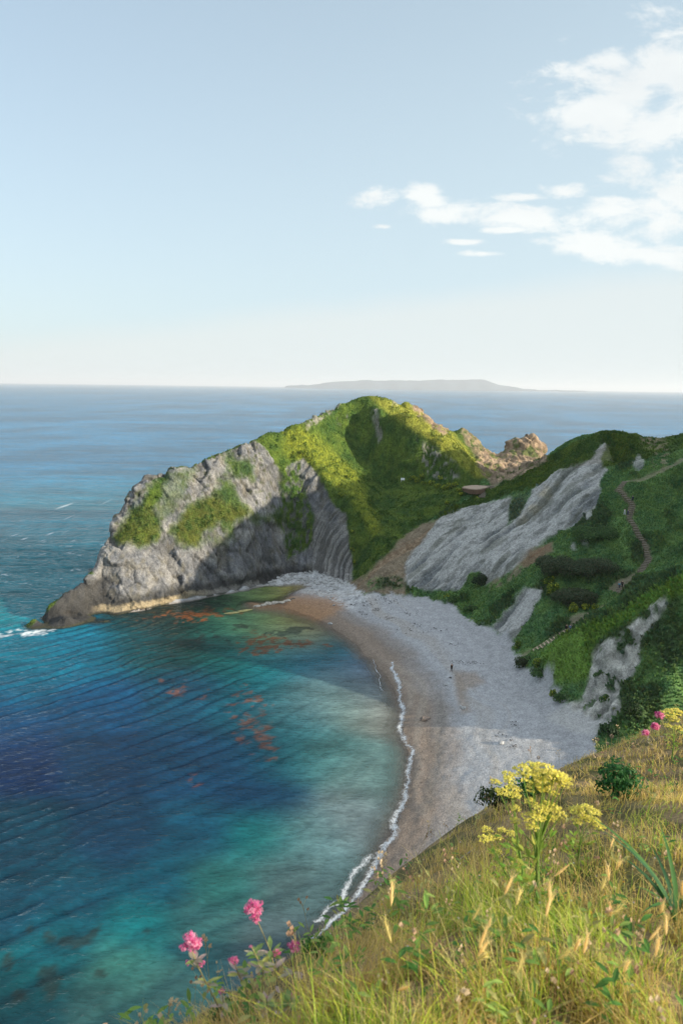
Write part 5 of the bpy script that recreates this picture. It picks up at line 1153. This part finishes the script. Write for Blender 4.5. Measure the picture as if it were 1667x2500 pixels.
for i, (a, b, Y, s_) in enumerate([(1008,1170,230,1.2),(1020,1176,229,1.3),(1036,1183,227,1.0),(1052,1182,226,1.1),(1068,1190,224,1.2),(1084,1196,222,1.4),(1100,1190,223,1.5),(1110,1186,224,1.2),(1120,1200,218,1.0),(1074,1170,227,1.0),(1142,1200,218,.9),(1150,1208,216,.8),(1164,1220,214,.8),(1030,1165,230,.9),(1125,1210,216,1.0),(860,1345,208,.9),(866,1374,206,.9),(862,1300,211,.8),(833,1212,220,1.0),(852,1165,231,.9),(738,1110,231,1.4),(1090,1230,214,.8)]):
    bushat(a, b, Y, s_, s_*.9, s_*1.1, 190, .28, YG2, 'yellow flowering shrub on the headland grass among others of its kind', SG, 100 + i, (110, .26, YFL))
# ------------------------------------------------------------------ people
SKIN = simple_mat('skin', (.50,.30,.21), .6, .08, 20, 0)
def skinned(verts, edges, radii, name, mat, parent, sub=1):
    me = bpy.data.meshes.new(name); me.from_pydata(verts, edges, []); o = bpy.data.objects.new(name, me); C.objects.link(o)
    md = o.modifiers.new('k', 'SKIN'); sv = me.skin_vertices[0].data if len(me.skin_vertices) else None
    if sv is None:
        bpy.context.view_layer.objects.active = o; bpy.ops.mesh.customdata_skin_add(); sv = me.skin_vertices[0].data
    for i, r_ in enumerate(radii): sv[i].radius = (r_, r_) if isinstance(r_, (int, float)) else r_
    sv[0].use_root = True; md.use_smooth_shade = True
    ms = o.modifiers.new('s', 'SUBSURF'); ms.levels = sub; ms.render_levels = sub
    dg = bpy.context.evaluated_depsgraph_get(); m2 = bpy.data.meshes.new_from_object(o.evaluated_get(dg)); bpy.data.objects.remove(o)
    m2.name = name; m2.materials.clear(); m2.materials.append(mat); m2.polygons.foreach_set('use_smooth', [True]*len(m2.polygons)); ob_ = bpy.data.objects.new(name, m2); C.objects.link(ob_); ob_.parent = parent; return ob_
def person(px_, py_, Y_, face, top, bot, label, hair=(.05,.035,.025), walk=.16, pack=None, hgt=1.75, dress=False, z_=None):
    q = on_ground(px_, py_, Y_); r = empty('person', (q[0], q[1], q[2] + .12), face); r.scale = (hgt/1.75,)*3
    w_ = walk
    # x is forward
    J = [(0,0,.95),(0,0,1.15),(0.01,0,1.38),(0.01,0,1.48),(0.02,0,1.56),(0.03,0,1.66),(0.02,0,1.73),
         (0,.19,1.40),(-w_*.5,.24,1.14),(w_*.2,.25,.92),(w_*.3,.25,.83),(0,-.19,1.40),(w_*.6,-.24,1.14),(w_*1.0,-.25,.93),(w_*1.2,-.25,.84),
         (0,.10,.90),(w_*.9,.10,.50),(w_*.7,.10,.09),(w_*.7+.16,.11,.04),(0,-.10,.90),(-w_*.3,-.10,.50),(-w_*1.4,-.10,.12),(-w_*1.4+.15,-.11,.04)]
    E = [(0,1),(1,2),(2,3),(3,4),(4,5),(5,6),(2,7),(7,8),(8,9),(9,10),(2,11),(11,12),(12,13),(13,14),(0,15),(15,16),(16,17),(17,18),(0,19),(19,20),(20,21),(21,22)]
    Rr = [(.13,.10),(.12,.10),(.13,.10),.055,.075,.10,.06,.065,.045,.035,.045,.065,.045,.035,.045,.085,.06,.04,.04,.085,.06,.04,.04]
    skinned(J, E, Rr, 'body', SKIN, r)
    def mt(c): 
        k = 'cloth_%02x%02x%02x' % tuple(int(v*255) for v in c); return bpy.data.materials.get(k) or simple_mat(k, c, .85, .15, 12, 0)
    Tj = [0,1,2,7,8,9,11,12,13]; ix_ = {j: k for k, j in enumerate(Tj)}
    skinned([J[j] for j in Tj], [(ix_[a], ix_[b]) for a, b in E if a in ix_ and b in ix_], [(.165,.125),(.155,.12),(.165,.125),.08,.06,.05,.08,.06,.05], 'jacket', mt(top), r)
    if dress: skinned([(0,0,1.02),(0,0,.7),(.02,0,.42)], [(0,1),(1,2)], [(.16,.14),(.19,.17),(.22,.2)], 'skirt', mt(bot), r)
    else:
        Bj = [0,15,16,17,19,20,21]; ix_ = {j: k for k, j in enumerate(Bj)}
        skinned([J[j] for j in Bj], [(ix_[a], ix_[b]) for a, b in E if a in ix_ and b in ix_], [(.15,.12),.105,.08,.06,.105,.08,.06], 'trousers', mt(bot), r)
    skinned([(-.02,0,1.66),(.0,0,1.755)], [(0,1)], [.105,.075], 'hair', mt(hair), r)
    if pack:
        m_ = rock_mesh(90, .3, .36, .62, .12, 2); m_.materials.append(mt(pack)); p_ = bpy.data.objects.new('backpack', m_); C.objects.link(p_); p_.parent = r; p_.location = (-.24, 0, 1.2)
    tag(r, label, 'person'); return r
K = (.012,.012,.015)
person(1102,1642,146,1.9,K,K,'person in black standing alone on the open shingle',hair=(.03,.02,.02),hgt=1.9)
person(1543,1227,179.5,2.3,(.015,.03,.10),(.02,.03,.07),'person in dark blue at the top of the winding steps, pale cap',hair=(.5,.5,.5),pack=(.02,.03,.05))
person(1524,1259,176,2.0,(.72,.72,.72),(.65,.65,.66),'person in white on the left edge of the winding steps',dress=False)
person(1532,1260,175.5,2.0,(.03,.05,.16),(.03,.04,.10),'person in blue directly beside the one in white',hgt=1.6)
person(1518,1437,152.5,.6,K,K,'person in black on the upper landing among the bushes',pack=(.01,.01,.01))
person(1511,1439,152.2,.6,(.06,.35,.50),(.02,.03,.06),'person in light blue left of the one in black on the upper landing',hgt=1.6)
person(1382,1545,140.5,.5,K,(.02,.02,.03),'person in black with a large backpack at the head of the lowest steps',pack=K,hgt=1.8)
person(1391,1544,140.8,.5,(.05,.18,.38),(.05,.07,.14),'person in blue right of the backpacker on the lowest steps',hgt=1.65)
# ------------------------------------------------------------------ sun, sky, camera
SUN_AZ, SUN_EL = math.radians(110), math.radians(15.8)
sd = Vector((math.sin(SUN_AZ) * math.cos(SUN_EL), math.cos(SUN_AZ) * math.cos(SUN_EL), math.sin(SUN_EL)))
L = bpy.data.lights.new('sun', 'SUN'); L.energy = 5.0; L.angle = math.radians(.55); L.color = (1, .88, .70)
so = bpy.data.objects.new('sun', L); C.objects.link(so); so.rotation_euler = sd.to_track_quat('Z', 'Y').to_euler(); so.location = sd * 200
W = bpy.data.worlds.new('World'); bpy.context.scene.world = W; W.use_nodes = True
t = W.node_tree; t.nodes.clear()
wo = N(t, 'ShaderNodeOutputWorld'); bg = N(t, 'ShaderNodeBackground', _Strength=.118)
sky = N(t, 'ShaderNodeTexSky', sky_type='NISHITA', sun_disc=False, sun_elevation=SUN_EL, sun_rotation=SUN_AZ, altitude=60, air_density=1.0, dust_density=1.6, ozone_density=1.5)
g = N(t, 'ShaderNodeTexCoord').outputs['Generated']
sx = N(t, 'ShaderNodeSeparateXYZ'); t.links.new(g, sx.inputs[0])
yy = math_(t, 'MAXIMUM', sx.outputs[1], .05)
U = math_(t, 'DIVIDE', sx.outputs[0], yy); Vv = math_(t, 'DIVIDE', sx.outputs[2], yy)
cv = N(t, 'ShaderNodeCombineXYZ'); t.links.new(U, cv.inputs[0]); t.links.new(math_(t, 'MULTIPLY', Vv, 2.2), cv.inputs[1])
n1 = noise_tex(t, cv.outputs[0], 10.0, 10, .66, .25); n2 = noise_tex(t, cv.outputs[0], 3.5, 4, .6)
# clouds: (px, py, rx, ry)
CL = [(1532,238,215,120,0),(1600,180,120,80,0),(1640,300,140,80,0),(1660,190,150,130,0),(1440,270,150,60,0),(1610,330,110,60,0),(1557,415,95,42,0),(1650,440,95,70,0),(1095,524,120,36,0),(1040,468,52,26,0),(1060,490,50,30,0),(1286,528,190,34,0),(1273,481,85,11,0),
      (1471,512,120,40,0),(1625,540,130,70,0),(1471,600,150,34,0),(1600,622,170,34,0),(891,487,72,30,0),(937,553,26,8,0),(1181,618,58,9,0),(1380,470,60,20,0),(1500,150,90,40,0),(1240,560,80,10,0),(1130,590,60,8,0)]
acc = None
for (a, b, rx, ry, _) in CL:
    d = ray(a, b); u0, v0 = d[0] / d[1], d[2] / d[1]
    q = math_(t, 'MULTIPLY', math_(t, 'SUBTRACT', U, u0), FPX / rx * .97); w = math_(t, 'MULTIPLY', math_(t, 'SUBTRACT', Vv, v0), FPX / ry * .97)
    r = math_(t, 'SQRT', math_(t, 'ADD', math_(t, 'MULTIPLY', q, q), math_(t, 'MULTIPLY', w, w)))
    e = math_(t, 'SUBTRACT', 1.0, r)
    e = math_(t, 'MAXIMUM', e, -1.5)
    acc = e if acc is None else math_(t, 'MAXIMUM', acc, e)
nn = math_(t, 'MULTIPLY', math_(t, 'SUBTRACT', n1, .5), 3.7)
dens = math_(t, 'ADD', acc, nn)
cl = N(t, 'ShaderNodeMapRange', interpolation_type='SMOOTHSTEP'); t.links.new(dens, cl.inputs[0]); cl.inputs[1].default_value = .0; cl.inputs[2].default_value = .8
yes = math_(t, 'GREATER_THAN', sx.outputs[1], .06)
clf = math_(t, 'MULTIPLY', math_(t, 'MULTIPLY', cl.outputs[0], yes), .93)
# thin veil low over the horizon
ve = math_(t, 'ADD', Vv, math_(t, 'MULTIPLY', U, -.11)); ve = math_(t, 'ADD', ve, math_(t, 'MULTIPLY', math_(t, 'SUBTRACT', n2, .5), .035))
vm = N(t, 'ShaderNodeMapRange', interpolation_type='SMOOTHSTEP'); t.links.new(ve, vm.inputs[0]); vm.inputs[1].default_value = .135; vm.inputs[2].default_value = .085; vm.inputs[3].default_value = 0; vm.inputs[4].default_value = 1
vf = math_(t, 'MULTIPLY', math_(t, 'MULTIPLY', vm.outputs[0], yes), .68)
# pale evening haze filling the sky, stronger low and to the right
elv = sx.outputs[2]
hz = N(t, 'ShaderNodeMapRange', interpolation_type='SMOOTHSTEP'); t.links.new(math_(t, 'ADD', elv, math_(t, 'MULTIPLY', sx.outputs[0], -.25)), hz.inputs[0])
for i, v in ((1, -.1), (2, .75), (3, .92), (4, .38)): hz.inputs[i].default_value = v
def mixrgb(f, a, b):
    n = N(t, 'ShaderNodeMix', data_type='RGBA')
    if isinstance(f, (int, float)): n.inputs[0].default_value = f
    else: t.links.new(f, n.inputs[0])
    for i, v in ((6, a), (7, b)):
        if isinstance(v, tuple): n.inputs[i].default_value = (*v, 1)
        else: t.links.new(v, n.inputs[i])
    return n.outputs[2]
c = mixrgb(hz.outputs[0], sky.outputs[0], (3.35, 4.1, 4.45))
hi = N(t, 'ShaderNodeMapRange', interpolation_type='SMOOTHSTEP'); t.links.new(elv, hi.inputs[0])
for i, v in ((1, .50), (2, .80), (3, 0), (4, .85)): hi.inputs[i].default_value = v
c = mixrgb(hi.outputs[0], c, (5.2, 5.8, 6.6))     # unseen overhead sky brightened as added soft fill
c = mixrgb(vf, c, (3.95, 4.2, 4.15))
c = mixrgb(clf, c, mixrgb(maprange(t, n2, .42, .68, 0, 1), (4.7, 4.85, 4.8), (4.2, 4.4, 4.45)))
t.links.new(c, bg.inputs[0]); t.links.new(bg.outputs[0], wo.inputs[0])
cam = bpy.data.cameras.new('camera'); co = bpy.data.objects.new('camera', cam); C.objects.link(co)
cam.sensor_fit = 'HORIZONTAL'; cam.sensor_width = 24; cam.lens = 24 * FPX / 1667; cam.clip_start = .05; cam.clip_end = 120000
co.location = (0, 0, CAMZ)
fw = Vector((0, cp, -sp)); up0 = Vector((0, sp, cp)); r0 = Vector((1, 0, 0))
rt = r0 * cr + up0 * sr; upv = -r0 * sr + up0 * cr
co.matrix_world = Matrix(((rt.x, upv.x, -fw.x, 0), (rt.y, upv.y, -fw.y, 0), (rt.z, upv.z, -fw.z, CAMZ), (0, 0, 0, 1)))
cam.dof.use_dof = True; cam.dof.focus_distance = 120; cam.dof.aperture_fstop = 3.2
s = bpy.context.scene; s.camera = co
s.view_settings.view_transform = 'Standard'; s.view_settings.look = 'None'; s.view_settings.gamma = 1; s.view_settings.exposure = 0.82
s.cycles.max_bounces = 5; s.cycles.diffuse_bounces = 3; s.cycles.transparent_max_bounces = 10; s.cycles.volume_bounces = 0
s.cycles.sample_clamp_indirect = 4
